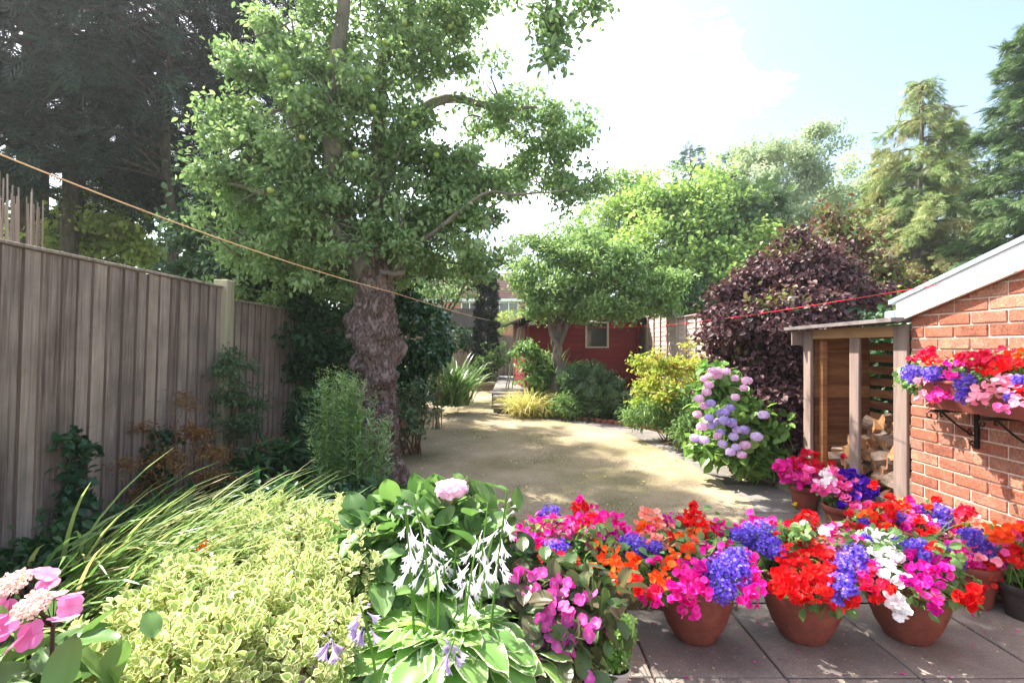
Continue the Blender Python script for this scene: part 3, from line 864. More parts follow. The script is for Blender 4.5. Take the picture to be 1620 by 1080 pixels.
V = np.array([[SX - .12, 3.43, TOP + .005], [SX - .12, 4.78, TOP - .01], [3.4, 4.78, TOP + .04], [3.4, 3.43, TOP + .05]])
V2 = V + np.array([0, 0, .028])
V = np.concatenate([V, V2])
mk('roof_sheet', V, [np.array([[3, 2, 1, 0], [4, 5, 6, 7], [0, 1, 5, 4], [1, 2, 6, 5], [2, 3, 7, 6], [3, 0, 4, 7]])], M['felt'], t, {'rnd': np.full(8, .5)})
mkj('roof_trim', [box(SX - .1, SX + .1, 4.675, 4.69, TOP - .15, TOP - .02)], M['newwood'], t)

# split logs
def log_mesh(L0, R, kind, r):
    """split wedge or round log along X, unit about origin"""
    if kind == 0:
        n = 9; a = np.linspace(-.9, .9, n) + r.normal(size=n) * .03
        ring = np.concatenate([[[0, 0]], np.stack([np.cos(a) * R * (1 + r.normal(size=n) * .05), np.sin(a) * R], 1)])
        ring += r.normal(size=ring.shape) * R * .05
    else:
        n = 11; a = np.arange(n) / n * 2 * np.pi
        ring = np.stack([np.cos(a), np.sin(a)], 1) * R * .62 * (1 + r.normal(size=(n, 1)) * .06)
    m = len(ring); K = 6
    V = []
    for i in range(K):
        f = i / (K - 1)
        j = ring * (1 + r.normal(size=ring.shape) * .04) * (1 - .12 * abs(f - .4))
        V.append(np.concatenate([np.full((m, 1), (f - .5) * L0) + r.normal(size=(m, 1)) * .004, j + np.array([[0, .012 * math.sin(3 * f + R * 90)]])], 1))
    V = np.concatenate(V)
    Q = []
    for i in range(K - 1):
        for j in range(m):
            Q.append([i * m + j, i * m + (j + 1) % m, (i + 1) * m + (j + 1) % m, (i + 1) * m + j])
    barkset = [q for q in Q if kind == 1 or (q[0] % m not in (0, m - 1))]
    wood = [q for q in Q if not (kind == 1 or (q[0] % m not in (0, m - 1)))]
    V = np.concatenate([V, V[:m].mean(0)[None], V[-m:].mean(0)[None]])
    T = [[m * K, (j + 1) % m, j] for j in range(m)] + [[m * K + 1, (K - 1) * m + j, (K - 1) * m + (j + 1) % m] for j in range(m)]
    return V, barkset, wood, T
r_ = np.random.default_rng(5)
li = 0
for layer in range(6):
    n = [14, 14, 13, 11, 8, 4][layer]
    for k in range(n):
        y = 3.62 + (.92 - layer * .10) * (k + .5) / n + r_.normal() * .02 + layer * .02
        x = 2.92 + r_.normal() * .05 + layer * .035
        z = FZ + .05 + layer * .085 + r_.normal() * .012
        kind = 0 if r_.random() < .66 else 1
        Vv, bk, wd, T = log_mesh(r_.uniform(.26, .36), r_.uniform(.075, .115), kind, r_)
        Vv = rot_about(Vv, (0, 0, 0), 'x', r_.uniform(0, 6.28))
        Vv = rot_about(Vv, (0, 0, 0), 'y', r_.normal() * .35)
        Vv = rot_about(Vv, (0, 0, 0), 'z', r_.normal() * .55)
        Vv = Vv + np.array([x, y, z])
        t = thing('split_log', 'split log lying in the heap on the floor of the log store', 'log', (x, y, z), 'split logs heaped in the log store')
        rr = r_.random()
        mk('bark', Vv, [np.array(bk)], M['logbark'], t, {'rnd': np.full(len(Vv), rr)})
        mk('split_wood', Vv, [np.array(wd)] + [np.array(T)] if wd else [np.array(T)], M['logwood'], t, {'rnd': np.full(len(Vv), rr)})

# ---------------------------------------------------------------- shed
SR = math.radians(8)
def shed_parts():
    t = thing('garden_shed', 'dark red painted timber shed with a small pale framed window', 'shed', (1.6, 12, .45))
    c0 = (.38, 11.0, 0)
    def R(ps): return [(rot_about(p[0], c0, 'z', SR), p[1], p[2]) for p in ps]
    x0, x1, yf, yb, zb, ze, zp = .38, 2.86, 11.0, 13.4, .42, 1.98, 2.55
    xm = (x0 + x1) / 2
    parts = []; z = zb
    while z < zp - .02:
        z1 = min(z + .12, zp - .01)
        f = max(0, (z1 - ze) / (zp - ze)); a = x0 + (xm - x0) * f; b = x1 - (x1 - xm) * f
        # leave the window opening
        wx0, wx1, wz0, wz1 = 1.66, 2.14, 1.36, 1.90
        bb = [(a, b)]
        if z < wz1 - .01 and z1 > wz0 + .03: bb = [(a, wx0), (wx1, b)]
        for (p, q) in bb:
            if q - p > .02:
                u = box(p, q, yf, yf + .02, z, z1 + .004, bev=.002)
                V = u[0]; V[:, 1] -= (z1 - V[:, 2]) * .12
                parts.append((V, u[1], u[2]))
        z += .118
    mkj('front_wall', R(parts), M['redpaint'], t)
    parts = []; z = zb
    while z < ze:
        u = box(x0 + .002, x0 + .02, yf + .03, yb, z, z + .12); V = u[0]; V[:, 0] -= (z + .12 - V[:, 2]) * .12
        parts.append((V, u[1], u[2])); z += .118
    mkj('side_wall', R(parts), M['redpaint'], t)
    mkj('side_wall', R([box(x1 - .02, x1, yf + .03, yb, zb, ze)]), M['redpaint'], t)
    mkj('back_wall', R([box(x0, x1, yb, yb + .02, zb, ze)]), M['redpaint'], t)
    for xx in (x0 - .03, x1 - .03):
        mkj('corner_board', R([box(xx, xx + .07, yf - .035, yf - .016, zb, ze - .02, bev=.003)]), M['redpaint'], t)
    d = mkj('door', R([box(x0 - .03, x0 - .018, yf + .35, yf + 1.1, zb + .05, ze - .15)]), M['redpaint'], t)
    mkj('door_brace', R([box(x0 - .045, x0 - .031, yf + .35, yf + 1.1, zb + .3, zb + .38), box(x0 - .045, x0 - .031, yf + .35, yf + 1.1, ze - .5, ze - .42)]), M['redpaint'], d)
    w = mkj('window_frame', R([box(1.63, 1.67, yf - .035, yf + .01, 1.34, 1.93, bev=.004), box(2.13, 2.17, yf - .035, yf + .01, 1.34, 1.93, bev=.004),
                               box(1.671, 2.129, yf - .033, yf + .01, 1.89, 1.93, bev=.004), box(1.671, 2.129, yf - .033, yf + .01, 1.34, 1.375, bev=.004)]), M['frame'], t)
    mkj('pane', R([box(1.67, 2.13, yf - .005, yf - .001, 1.37, 1.89)]), M['glass'], w)
    for s in (-1, 1):
        xe = x0 - .28 if s < 0 else x1 + .18
        sl = (zp - ze) / (xm - x0)
        zE = zp + .03 - abs(xm - xe) * sl
        V = np.array([[xe, yf - .25, zE], [xm, yf - .25, zp + .03], [xm, yb + .2, zp + .03], [xe, yb + .2, zE]])
        V = np.concatenate([V, V + np.array([0, 0, .05])])
        mk('roof', rot_about(V, c0, 'z', SR), [BOXF], M['roofdark'], t, {'rnd': np.full(8, .5)})
        V = np.array([[xe, yf - .275, zE - .1], [xm, yf - .275, zp - .07], [xm, yf - .252, zp - .07], [xe, yf - .252, zE - .1]])
        V = np.concatenate([V, V + np.array([0, 0, .14])])
        mk('barge_board', rot_about(V, c0, 'z', SR), [BOXF], M['roofdark'], t, {'rnd': np.full(8, .5)})
    f = mkj('floodlight', R([box(x0 - .02, x0 + .10, yf - .13, yf - .04, 1.84, 1.94, bev=.01)]), M['whitepaint'], t)
shed_parts()
for k, (bx, lx) in enumerate([(-.02, .16), (.03, .14), (.12, .10)]):
    o = mkj('wooden_pole', [tube([(bx - .12, 10.9 + k * .1, .44), (bx + lx, 11.12 + k * .12, 1.78 + .05 * k)], .013, 7)], M['oldpost'], org=(bx, 11, .44))
    tag(o, 'thin pole leaning against the left side of the red shed', 'pole', 'poles leaning on the shed')

# ---------------------------------------------------------------- things behind
t = thing('neighbour_garage', 'pale neighbouring garage with flat grey roof showing over the lap fence', 'garage', (6, 13.5, 0))
mkj('wall', [box(5.3, 9, 12.5, 13.5, -.1, 1.97)], M['render_wall'], t)
mkj('roof', [box(5.2, 9.1, 12.4, 13.6, 1.972, 2.32, bev=.02)], M['greytrim'], t)
t = thing('timber_outbuilding', 'timber outbuilding with dark felt roof at the far end of the garden', 'shed', (-2.1, 18, 0))
parts = []
for k in range(14):
    parts.append(box(-3.6, -1.1, 18, 18.02, .3 + k * .125, .3 + k * .125 + .12))
mkj('wall', parts, M['cladlight'], t)
mkj('wall', [box(-3.6, -1.1, 18.03, 20, .3, 2.0)], M['cladlight'], t)
V = np.array([[-3.8, 17.8, 1.98], [-.9, 17.8, 1.98], [-.9, 19, 2.75], [-3.8, 19, 2.75], [-3.8, 17.8, 2.05], [-.9, 17.8, 2.05], [-.9, 19, 2.82], [-3.8, 19, 2.82]])
mk('roof', V, [BOXF], M['roofdark'], t, {'rnd': np.full(8, .5)})
t = thing('end_fence', 'grey boarded fence closing the far end of the garden', 'fence', (-.4, 17, 0))
parts = [box(-1.05 + k * .12, -1.05 + k * .12 + .115, 17, 17.02, .3, 1.75 + rng.uniform(-.01, .01)) for k in range(14)]
mkj('board_panel', parts, M['oldwood'], t)
mkj('post', [box(.02, .12, 16.88, 16.98, .3, 2.15)], M['oldpost'], t)
t = thing('far_house', 'brick house with tiled roof and white framed upstairs windows beyond the garden', 'house', (-2, 46, 0))
mkj('wall', [box(-14, 2.15, 46, 54, 0, 5.75)], M['housebrick'], t)
parts = []
for k in range(16):
    y0 = 45.6 + k * .32; z0 = 5.7 + k * .2
    for j in range(55):
        x0 = -14.3 + j * .302 + (k % 2) * .1
        parts.append(box(x0, x0 + .295, y0, y0 + .36, z0, z0 + .06))
mkj('roof', parts + [box(-14.3, 2.4, 46, 51, 5.55, 5.69)], M['tile'], t)
V = np.array([[-14, 46, 5.7], [2.15, 46, 5.7], [2.15, 51, 8.8], [-14, 51, 8.8], [-14, 46.05, 5.7], [2.15, 46.05, 5.7], [2.15, 51.05, 8.8], [-14, 51.05, 8.8]])
mk('roof_deck', V - np.array([0, -.1, .12]), [BOXF], M['tile'], t, {'rnd': np.full(8, .5)})
mkj('eaves_board', [box(-14.3, 2.4, 45.5, 45.58, 5.5, 5.75)], M['whitepaint'], t)
for (a, b, n) in [(-4.6, -2.4, 3), (-2.0, .55, 3), (-9, -6.6, 3)]:
    w = mkj('window', [box(a, b, 45.93, 45.99, 5.4, 5.48), box(a, b, 45.93, 45.99, 4.0, 4.1)] +
            [box(a + (b - a) * i / n - .05, a + (b - a) * i / n + .05, 45.935, 45.985, 4.1, 5.4) for i in range(n + 1)], M['whitepaint'], t)
    mkj('pane', [box(a, b, 45.96, 45.975, 4.1, 5.4)], M['glass'], w)
mkj('chimney', [box(-8, -7, 50, 51, 8, 10)], M['housebrick'], t)

# ---------------------------------------------------------------- trees
def B(px, py, d, rx, ry, n, rd=None):
    """foliage mass: centre seen at px,py, distance d, half sizes in photo px (rd = half depth in m)"""
    s = d / F
    return (P(px, py, d), (rx * s, rd if rd else (rx + ry) * .5 * s, ry * s), n)

def limbs(parts, start, targets, r0, r1=.01, sag=.15, n=9, seed=0):
    r = np.random.default_rng(seed)
    for tgt in targets:
        s, e = np.asarray(start, float), np.asarray(tgt, float)
        mid = (s + e) / 2 + np.array([0, 0, np.linalg.norm(e - s) * sag]) + r.normal(size=3) * .1 * np.linalg.norm(e - s)
        pts = bez(s, mid, e, n); pts[1:-1] += r.normal(size=(n - 2, 3)) * .02 * np.linalg.norm(e - s)
        parts.append(tube(pts, np.linspace(r0, r1, n), 7))
        for k in (n // 2, n * 3 // 4):
            q = pts[k] + r.normal(size=3) * .28 * np.linalg.norm(e - s) * np.array([1, 1, .6])
            parts.append(tube(bez(pts[k], (pts[k] + q) / 2 + r.normal(size=3) * .05, q, 5), np.linspace(r0 * .35, r1 * .5, 5), 5))

def tree(name, label, cat, base, top, r0, blobs, mat, tmpl, size, bark='greybark', group=None, per=28, spread=.12, seed=1, shell=.45, lumpy=.35, extra_blobs=None, nl=None, **kw):
    t = thing(name, label, cat, base, group)
    parts = []
    base = np.asarray(base, float); top = np.asarray(top, float)
    m = 10
    f = np.linspace(0, 1, m)[:, None]
    pts = base + (top - base) * f
    r = np.random.default_rng(seed)
    pts[1:-1] += r.normal(size=(m - 2, 3)) * np.array([1, 1, 0]) * r0 * .35
    parts.append(tube(pts, r0 * (1.25 - 1.0 * f[:, 0]) * np.where(f[:, 0] < .05, 1.3, 1), 9))
    tg = [b[0] for b in blobs][:nl]
    for i, c in enumerate(tg):
        st = pts[int(m * (.45 + .5 * r.random()))] if m else top
        limbs(parts, st, [c], r0 * .32, .012, seed=seed * 7 + i)
    mkj('trunk', parts, M[bark], t, smooth=True)
    blobs = sats([(c_, np.asarray(r_) * .92, int(n_ * .8)) for c_, r_, n_ in blobs], 5, seed)
    lumpy = max(lumpy, .5)
    V, Fc, A = leafcloud(blobs, tmpl, size * .85, per=int(per * 1.15), spread=spread * .9, seed=seed, shell=shell, lumpy=lumpy, sub=10, **kw)
    mk('crown', V, Fc, M[mat], t, A)
    if extra_blobs:
        for (bb, mt, tm, sz, pr, sp) in extra_blobs:
            V, Fc, A = leafcloud(bb, tm, sz, per=pr, spread=sp, seed=seed + 50, shell=shell, lumpy=lumpy, sub=10, **kw)
            mk('crown', V, Fc, M[mt], t, A)
    return t

# --- the old apple tree
AB = P(603, 0, 4.85); AB[2] = g(4.85)
t = thing('apple_tree', 'old apple tree with a gnarled burred trunk on the left edge of the lawn', 'tree', AB)
def gnarl():
    nr, na = 110, 72
    zs = np.linspace(-.05, 2.55, nr)
    # centreline and half width from the photo (px at 4.85 m)
    pyk = [780, 740, 700, 660, 620, 590, 560, 530, 500, 470, 440, 410, 380, 340]
    cx = [607, 606, 602, 600, 598, 596, 594, 597, 595, 594, 590, 590, 592, 594]
    hw = [31, 26, 23, 23, 23, 24, 25, 26, 27, 28, 25, 22, 20, 19]
    py = 549 - (zs - EYE) * F / 4.85
    c = (np.interp(-py, [-q for q in pyk], cx) - 810) * 4.85 / F
    w = np.interp(-py, [-q for q in pyk], hw) * 4.85 / F
    ang = np.arange(na) / na * 2 * np.pi
    V = np.zeros((nr, na, 3))
    burls = [(1.33, .1, .10, .13), (1.45, -2.3, .09, .14), (1.05, -1.2, .07, .12), (1.18, -2.9, .06, .12), (.8, -2.6, .07, .11), (1.62, -2.9, .08, .12),
             (1.3, -1.6, .06, .10), (.62, -.8, .06, .12), (.45, -2.1, .06, .13), (1.5, -.7, .05, .1), (.95, -2.0, .05, .08), (1.75, -1.3, .05, .1), (1.12, -.55, .05, .08)]
    for i, z in enumerate(zs):
        for j, a in enumerate(ang):
            p = Vector((math.cos(a) * 1.1, math.sin(a) * 1.1, z * 2.6))
            n1 = noise.noise(p * 1.6); n2 = noise.noise(p * 4.3 + Vector((3, 1, 7))); n3 = noise.noise(Vector((math.cos(a) * 5, math.sin(a) * 5, z * 5 + 2 * n1)))
            n4 = abs(noise.noise(p * 9))
            r = w[i] * (1 + .2 * n1 + .3 * n2 + .16 * n3) - .06 * n4 + .02
            for (bz, ba, bh, bs) in burls:
                da = math.atan2(math.sin(a - ba), math.cos(a - ba)) * w[i]
                q = (da * da + (z - bz) ** 2) / (bs * bs)
                if q < 4: r += 1.5 * bh * math.exp(-q * 1.6) * (1 + .25 * n2)
            if z < .3: r += (.3 - z) * .25 * (1 + .5 * math.sin(a * 5))
            V[i, j] = (c[i] + r * math.cos(a), 4.85 + r * .85 * math.sin(a), z)
    V = V.reshape(-1, 3)
    i = np.arange(nr - 1)[:, None] * na; j = np.arange(na)[None]; k = (j + 1) % na
    return V, [np.stack([i + j, i + k, i + na + k, i + na + j], -1).reshape(-1, 4)], {'rnd': np.full(len(V), .5)}
parts = [gnarl()]
def LP(*a): return [P(*q) for q in a]
def limb(pts, r0, r1, nn=7):
    pts = np.array(pts); m = len(pts)
    t_ = np.linspace(0, m - 1, m * 4); p = np.stack([np.interp(t_, range(m), pts[:, k]) for k in range(3)], 1)
    ker = np.array([.25, .5, .25])
    for _ in range(3):
        q = p.copy(); q[1:-1] = ker[0] * p[:-2] + ker[1] * p[1:-1] + ker[2] * p[2:]; p = q
    p[1:-1] += rng.normal(size=(len(p) - 2, 3)) * .006
    return tube(p, np.linspace(r0, r1, len(p)), nn)
A0 = P(590, 430, 4.85)
parts += [
 limb(LP((590, 440, 4.85), (560, 380, 4.8), (530, 300, 4.7), (522, 200, 4.6), (530, 100, 4.5), (545, 0, 4.4), (550, -120, 4.3)), .13, .04),
 limb(LP((600, 440, 4.85), (620, 380, 5.0), (660, 330, 5.2), (740, 320, 5.4), (830, 240, 5.6), (920, 200, 5.7)), .075, .012),
 limb(LP((610, 450, 4.85), (640, 400, 4.6), (700, 360, 4.5), (760, 300, 4.4), (830, 310, 4.4), (900, 300, 4.4)), .03, .004),
 limb(LP((590, 400, 4.85), (600, 300, 5.0), (640, 200, 5.1), (700, 150, 5.2), (780, 170, 5.2), (850, 170, 5.2)), .10, .012),
 limb(LP((590, 400, 4.85), (600, 260, 4.9), (600, 100, 4.8), (650, 20, 4.7), (680, -100, 4.6)), .09, .02),
 limb(LP((580, 420, 4.85), (520, 350, 4.6), (440, 310, 4.4), (360, 290, 4.4)), .08, .012),
 limb(LP((522, 180, 4.6), (480, 165, 4.5), (440, 170, 4.4), (400, 200, 4.4)), .035, .01),
 limb(LP((545, 350, 4.7), (480, 240, 4.9), (430, 120, 5.0), (400, 40, 5.0)), .06, .012),
 limb(LP((625, 440, 4.85), (640, 430, 4.7), (622, 434, 4.62), (600, 428, 4.6)), .028, .022),
 limb(LP((570, 430, 4.85), (530, 420, 5.1), (470, 430, 5.3), (400, 400, 5.5)), .06, .012),
 limb(LP((650, -60, 4.3), (760, -150, 4.0), (850, -60, 3.9), (868, 20, 3.9), (875, 80, 3.9)), .03, .004),
]
ABL = [B(470, 80, 4.7, 90, 75, 150), B(560, 60, 4.7, 100, 80, 170), B(650, 70, 4.8, 90, 90, 190), B(720, 30, 4.8, 70, 60, 100), B(712, 80, 5.0, 50, 45, 70),
       B(410, 160, 4.5, 75, 60, 100), B(500, 190, 4.6, 90, 80, 200), B(590, 190, 4.8, 90, 90, 230), B(640, 195, 5.0, 62, 80, 150),
       B(375, 230, 4.5, 75, 50, 110), B(355, 290, 4.6, 60, 45, 90), B(440, 290, 4.5, 90, 70, 210), B(540, 300, 4.7, 90, 70, 230), B(640, 290, 4.9, 90, 70, 230),
       B(730, 265, 4.9, 65, 55, 150), B(755, 320, 4.8, 70, 50, 170), B(710, 370, 4.8, 90, 50, 200), B(600, 370, 4.6, 90, 45, 150), B(500, 380, 4.7, 90, 50, 190), B(400, 380, 4.8, 90, 55, 160),
       B(780, 185, 5.2, 55, 28, 50), B(840, 190, 5.5, 60, 45, 100), B(880, 240, 5.6, 50, 50, 95), B(850, 280, 5.5, 55, 38, 75), B(900, 290, 5.4, 40, 35, 40), B(915, 200, 5.7, 22, 22, 14),
       B(930, 295, 5.5, 28, 18, 9), B(790, 150, 5.2, 22, 40, 22), B(868, 20, 3.9, 20, 30, 20), B(872, 75, 3.9, 9, 28, 9), B(940, 4, 3.9, 10, 10, 2),
       B(690, 430, 5.2, 80, 30, 110), B(750, 400, 5.3, 60, 30, 80), B(480, 430, 5.3, 60, 30, 90), B(560, -40, 4.4, 180, 50, 90), B(760, -60, 4.2, 140, 35, 60),
       B(540, 430, 5.5, 60, 40, 90), B(400, 440, 5.3, 70, 40, 90)]
ABL2 = sats([(c_, np.asarray(r_) * .92, int(n_ * .44)) for c_, r_, n_ in ABL], 5, 3)
V, Fc, A = leafcloud(ABL2, LEAF, .055, per=28, spread=.07, shell=.2, lumpy=.7, flat=.6, seed=3, up=.7, jitter=.9, W=1.1, sub=6)
mk('crown', V, Fc, M['apple'], t, A)
# twigs
r_ = np.random.default_rng(9)
for (c, r, n) in ABL:
    for k in range(max(2, n // 22)):
        s = c + r_.normal(size=3) * r * .25; e = c + nz(r_.normal(size=3)) * r * .95
        parts.append(tube(bez(s, (s + e) / 2 + r_.normal(size=3) * .06, e, 5), np.linspace(.011, .004, 5), 5))
mkj('trunk', parts[:1], M['bark'], t, smooth=True)
mkj('branches', parts[1:], M['greybark'], t, smooth=True)
fr = lathe([(0.002, 0), (.018, .003), (.028, .015), (.031, .03), (.027, .045), (.014, .053), (.003, .048)], (0, 0, 0), 10)
for (px, py, d) in [(440, 100, 4.2), (452, 112, 4.2), (458, 122, 4.2), (447, 125, 4.2), (430, 98, 4.2), (402, 168, 4.1), (428, 306, 4.1), (600, 70, 4.3), (610, 72, 4.3), (655, 200, 4.4), (590, 175, 4.2),
                    (806, 150, 5.0), (818, 175, 5.1), (845, 205, 5.2), (815, 215, 5.1), (662, 140, 4.5), (370, 228, 4.1), (350, 200, 4.2), (712, 46, 4.5), (522, 108, 4.1), (530, 88, 4.1), (876, 195, 5.3), (900, 262, 5.2), (562, 250, 4.2),
                    (640, 40, 4.3), (690, 250, 4.6), (760, 210, 4.9), (478, 222, 4.1), (868, 210, 5.2), (582, 128, 4.2)]:
    p = P(px, py, d)
    mk('apple', fr[0] * rng.uniform(.75, 1.0) + p, fr[1], M['fruit'], t, {'rnd': np.full(len(fr[0]), rng.random())}, smooth=True)

# --- conifer, top left
def conifer(name, label, base, top, r0, R, z0, mat, n, size, seed, droop=.25, bark='greybark', aim=None, shape=1.0, tmpl=FROND, group=None, cone=True, per=10, rag=0.0):
    r = np.random.default_rng(seed)
    t = thing(name, label, 'tree', base, group)
    base = np.asarray(base, float); top = np.asarray(top, float)
    parts = [tube(np.linspace(base, top, 8) + np.concatenate([[[0, 0, 0]], r.normal(size=(7, 3)) * np.array([.05, .05, 0])]), np.linspace(r0, .02, 8), 9)]
    Pp, D, N, R_ = [], [], [], []
    H = top[2] - base[2]
    for k in range(n):
        f = z0 + (1 - z0) * r.random() ** .9
        a = r.random() * 2 * np.pi
        Lr = R * ((1 - f) ** shape if cone else math.sqrt(max(0.02, 1 - ((f - z0) / (1 - z0)) ** 2 * .9))) * r.uniform(.65 - rag * .5, 1.12 + rag * .25) + .12
        s = base + (top - base) * f
        dirv = np.array([math.cos(a), math.sin(a), r.uniform(.0, .35)])
        e = s + dirv * Lr + np.array([0, 0, -droop * Lr])
        m = s + dirv * Lr * .55 + np.array([0, 0, .08 * Lr])
        pts = bez(s, m, e, 6)
        if k % 3 == 0: parts.append(tube(pts, np.linspace(.035 * r0 / .2, .006, 6), 5))
        nn = max(3, int(per * Lr / R * 1.5))
        u = r.uniform(.25, 1.0, nn) ** .7
        q = np.stack([np.interp(u * 5, range(6), pts[:, c]) for c in range(3)], 1) + r.normal(size=(nn, 3)) * .05 * R * .5
        Pp.append(q); dd = dirv + r.normal(size=(nn, 3)) * .55 + np.array([0, 0, -droop * 1.2]); D.append(dd)
        N.append(np.array([0, 0, 1.]) + r.normal(size=(nn, 3)) * .45); R_.append(np.clip(r.random() * .6 + r.random(nn) * .4, 0, 1))
    Pp, D, N, R_ = map(np.concatenate, (Pp, D, N, R_))
    mkj('trunk', parts, M[bark], t, smooth=True)
    V, Fc, A = inst(tmpl, Pp, D, N, size * r.uniform(.6, 1.3, len(Pp)), 1.0, R_)
    mk('crown', V, Fc, M[mat], t, A)
    return t

conifer('conifer_tree', 'tall dark conifer with a thick bare trunk rising behind the near fence, top left', P(45, 400, 11.0) * [1, 1, 0], P(60, -330, 11.0), .44, 4.0, .31, 'conifer', 300, .36, 11, droop=.22, cone=False, tmpl=FROND3, per=26, rag=.4, bark='twig')
conifer('conifer_tree', 'dark conifer whose drooping sprays spread between the far left trunk and the apple crown', P(270, 400, 10.2) * [1, 1, 0], P(262, -330, 10.2), .13, 2.7, .36, 'conifer', 300, .34, 12, droop=.3, cone=False, tmpl=FROND3, per=24, rag=.4, bark='twig')
conifer('conifer_tree', 'second dark conifer trunk close behind the left one, its sprays over the reed screen', P(100, 400, 10.0) * [1, 1, 0], P(110, -130, 10.0), .22, 2.1, .42, 'conifer', 130, .32, 13, droop=.3, cone=False, tmpl=FROND3, per=34, bark='twig')
# broadleaf behind the fence
tree('hazel_tree', 'broad leafed hazel filling the gap between the fence post and the apple crown', 'tree', P(370, 0, 6.2) * [1, 1, 0], P(380, 330, 6.2), .07,
     [B(345, 400, 6.2, 60, 60, 100), B(400, 420, 6.0, 70, 60, 120), B(470, 420, 6.3, 60, 60, 100), B(340, 330, 6.4, 80, 45, 90), B(430, 350, 6.4, 80, 50, 110), B(320, 440, 6.6, 50, 30, 45),
      B(440, 480, 6.0, 50, 45, 90), B(500, 500, 6.2, 60, 60, 120), B(520, 440, 6.5, 60, 60, 100), B(350, 470, 5.8, 50, 30, 50)],
     'hazel', LEAFW, .095, per=16, spread=.12, seed=21, bark='twig', up=.8)
tree('sunlit_tree', 'small yellow green tree glowing between the dark trunks behind the reed screen', 'tree', P(140, 0, 10.5) * [1, 1, 0], P(150, 330, 10.5), .07,
     [B(140, 360, 10.5, 70, 35, 70), B(210, 390, 11, 60, 35, 70), B(110, 400, 10.5, 50, 30, 50), B(250, 350, 12, 60, 50, 60), B(180, 330, 11.5, 60, 30, 40), B(60, 380, 11.5, 50, 30, 40)],
     'limebush', LEAFW, .13, per=14, spread=.18, seed=22, bark='twig')
tree('background_tree', 'green tree filling the gap behind the thin trunk left of the apple tree', 'tree', P(320, 0, 15) * [1, 1, 0], P(320, 300, 15), .12,
     [B(330, 300, 15, 110, 70, 110), B(430, 340, 15, 110, 80, 120), B(260, 400, 15, 120, 50, 110), B(120, 380, 14, 120, 60, 90), B(500, 440, 15, 90, 60, 110), B(20, 330, 14, 70, 90, 60), B(420, 220, 16, 80, 60, 60), B(620, 470, 16, 80, 40, 100), B(680, 440, 16, 60, 30, 60)],
     'hazel', LEAFW, .2, per=14, spread=.3, seed=23, bark='twig')

# --- the shade wall of ivy and shrub below the apple tree
def shrub(name, label, cat, base, blobs, mat, tmpl, size, per=22, spread=.07, seed=1, stem='brownstem', nst=8, group=None, rs=.008, smooth=False, sat=2, **kw):
    t = thing(name, label, cat, base, group)
    parts = []
    r = np.random.default_rng(seed)
    for k in range(nst):
        c, rr, n = blobs[k % len(blobs)]
        e = np.asarray(c) + nz(r.normal(size=3)) * np.asarray(rr) * .7
        s = np.asarray(base) + np.array([r.normal() * .06, r.normal() * .06, 0])
        parts.append(tube(bez(s, (s + e) / 2 + r.normal(size=3) * .06, e, 6), np.linspace(rs, rs * .4, 6), 5, rnd=r.random()))
    mkj('stems', parts, M[stem], t)
    if 'sub' not in kw and len(blobs) < 9 and blobs[0][2] >= 50: kw['sub'] = 10
    V, Fc, A = leafcloud(sats(blobs, sat, seed) if sat else blobs, tmpl, size, per=per, spread=spread, seed=seed, **kw)
    mk('foliage', V, Fc, M[mat], t, A, smooth=smooth)
    return t
def G(px, d, z=None):
    p = P(px, 0, d); p[2] = g(d) if z is None else z
    return p

shrub('ivy', 'dark ivy smothering the shaded fence left of the apple trunk', 'climber', G(500, 5.6), [B(490, 520, 5.6, 45, 70, 120), B(530, 600, 5.6, 50, 80, 130), B(470, 600, 5.7, 30, 80, 90), B(520, 700, 5.4, 60, 50, 90), B(445, 560, 5.6, 16, 70, 45)], 'darkleaf', LEAFW, .06, per=16, spread=.08, seed=31)
shrub('evergreen_shrub', 'dark glossy evergreen bush just right of the apple trunk', 'shrub', G(650, 7.4), [B(650, 500, 7.4, 40, 50, 110), B(670, 560, 7.4, 38, 55, 120), B(640, 440, 7.2, 40, 35, 70), B(640, 590, 7.3, 28, 45, 70)], 'gloss', LEAFW, .085, per=14, spread=.08, seed=32, up=.5)
shrub('spotted_laurel', 'speckled upright shrub beside the strap leaved plant at the far left', 'shrub', G(690, 8.0), [B(690, 520, 8.2, 18, 35, 40), B(683, 560, 8.2, 16, 30, 30)], 'cotone', LEAFW, .09, per=12, spread=.06, seed=33)
shrub('woody_shrub', 'sparse twiggy shrub at the foot of the apple tree', 'shrub', G(655, 6.2), [B(655, 625, 6.2, 30, 25, 26), B(640, 670, 6.0, 24, 26, 16), B(670, 650, 6.3, 16, 20, 10)], 'cotone', LEAFW, .055, per=12, spread=.06, seed=34, nst=14, rs=.012)
# fence climbers
shrub('ivy', 'narrow ivy strand climbing the near fence at the far left', 'climber', np.array([-2.38, 2.72, 0]), [(np.array([-2.37, 2.72, z]), (.05, .06, .1), 11) for z in (.12, .3, .48, .64, .8)], 'ivy', LEAFW, .05, per=9, spread=.03, seed=35, nst=4)
shrub('ivy', 'small ivy tuft on the fence between the ivy strand and the rust coloured shrub', 'climber', np.array([-2.36, 3.35, 0]), [(np.array([-2.36, 3.35, z]), (.07, .09, .12), 12) for z in (.3, .5, .7)], 'ivy', LEAFW, .045, per=10, spread=.03, seed=36, nst=4)
shrub('climber', 'leafy green climber hugging the thick fence post', 'climber', np.array([-2.28, 4.1, 0]), [B(370, 600, 4.1, 22, 40, 60), B(372, 655, 4.1, 30, 40, 70), B(395, 640, 4.3, 20, 30, 30), B(365, 560, 4.1, 12, 18, 14)], 'cotone', DIAM, .035, per=14, spread=.04, seed=37, nst=8)
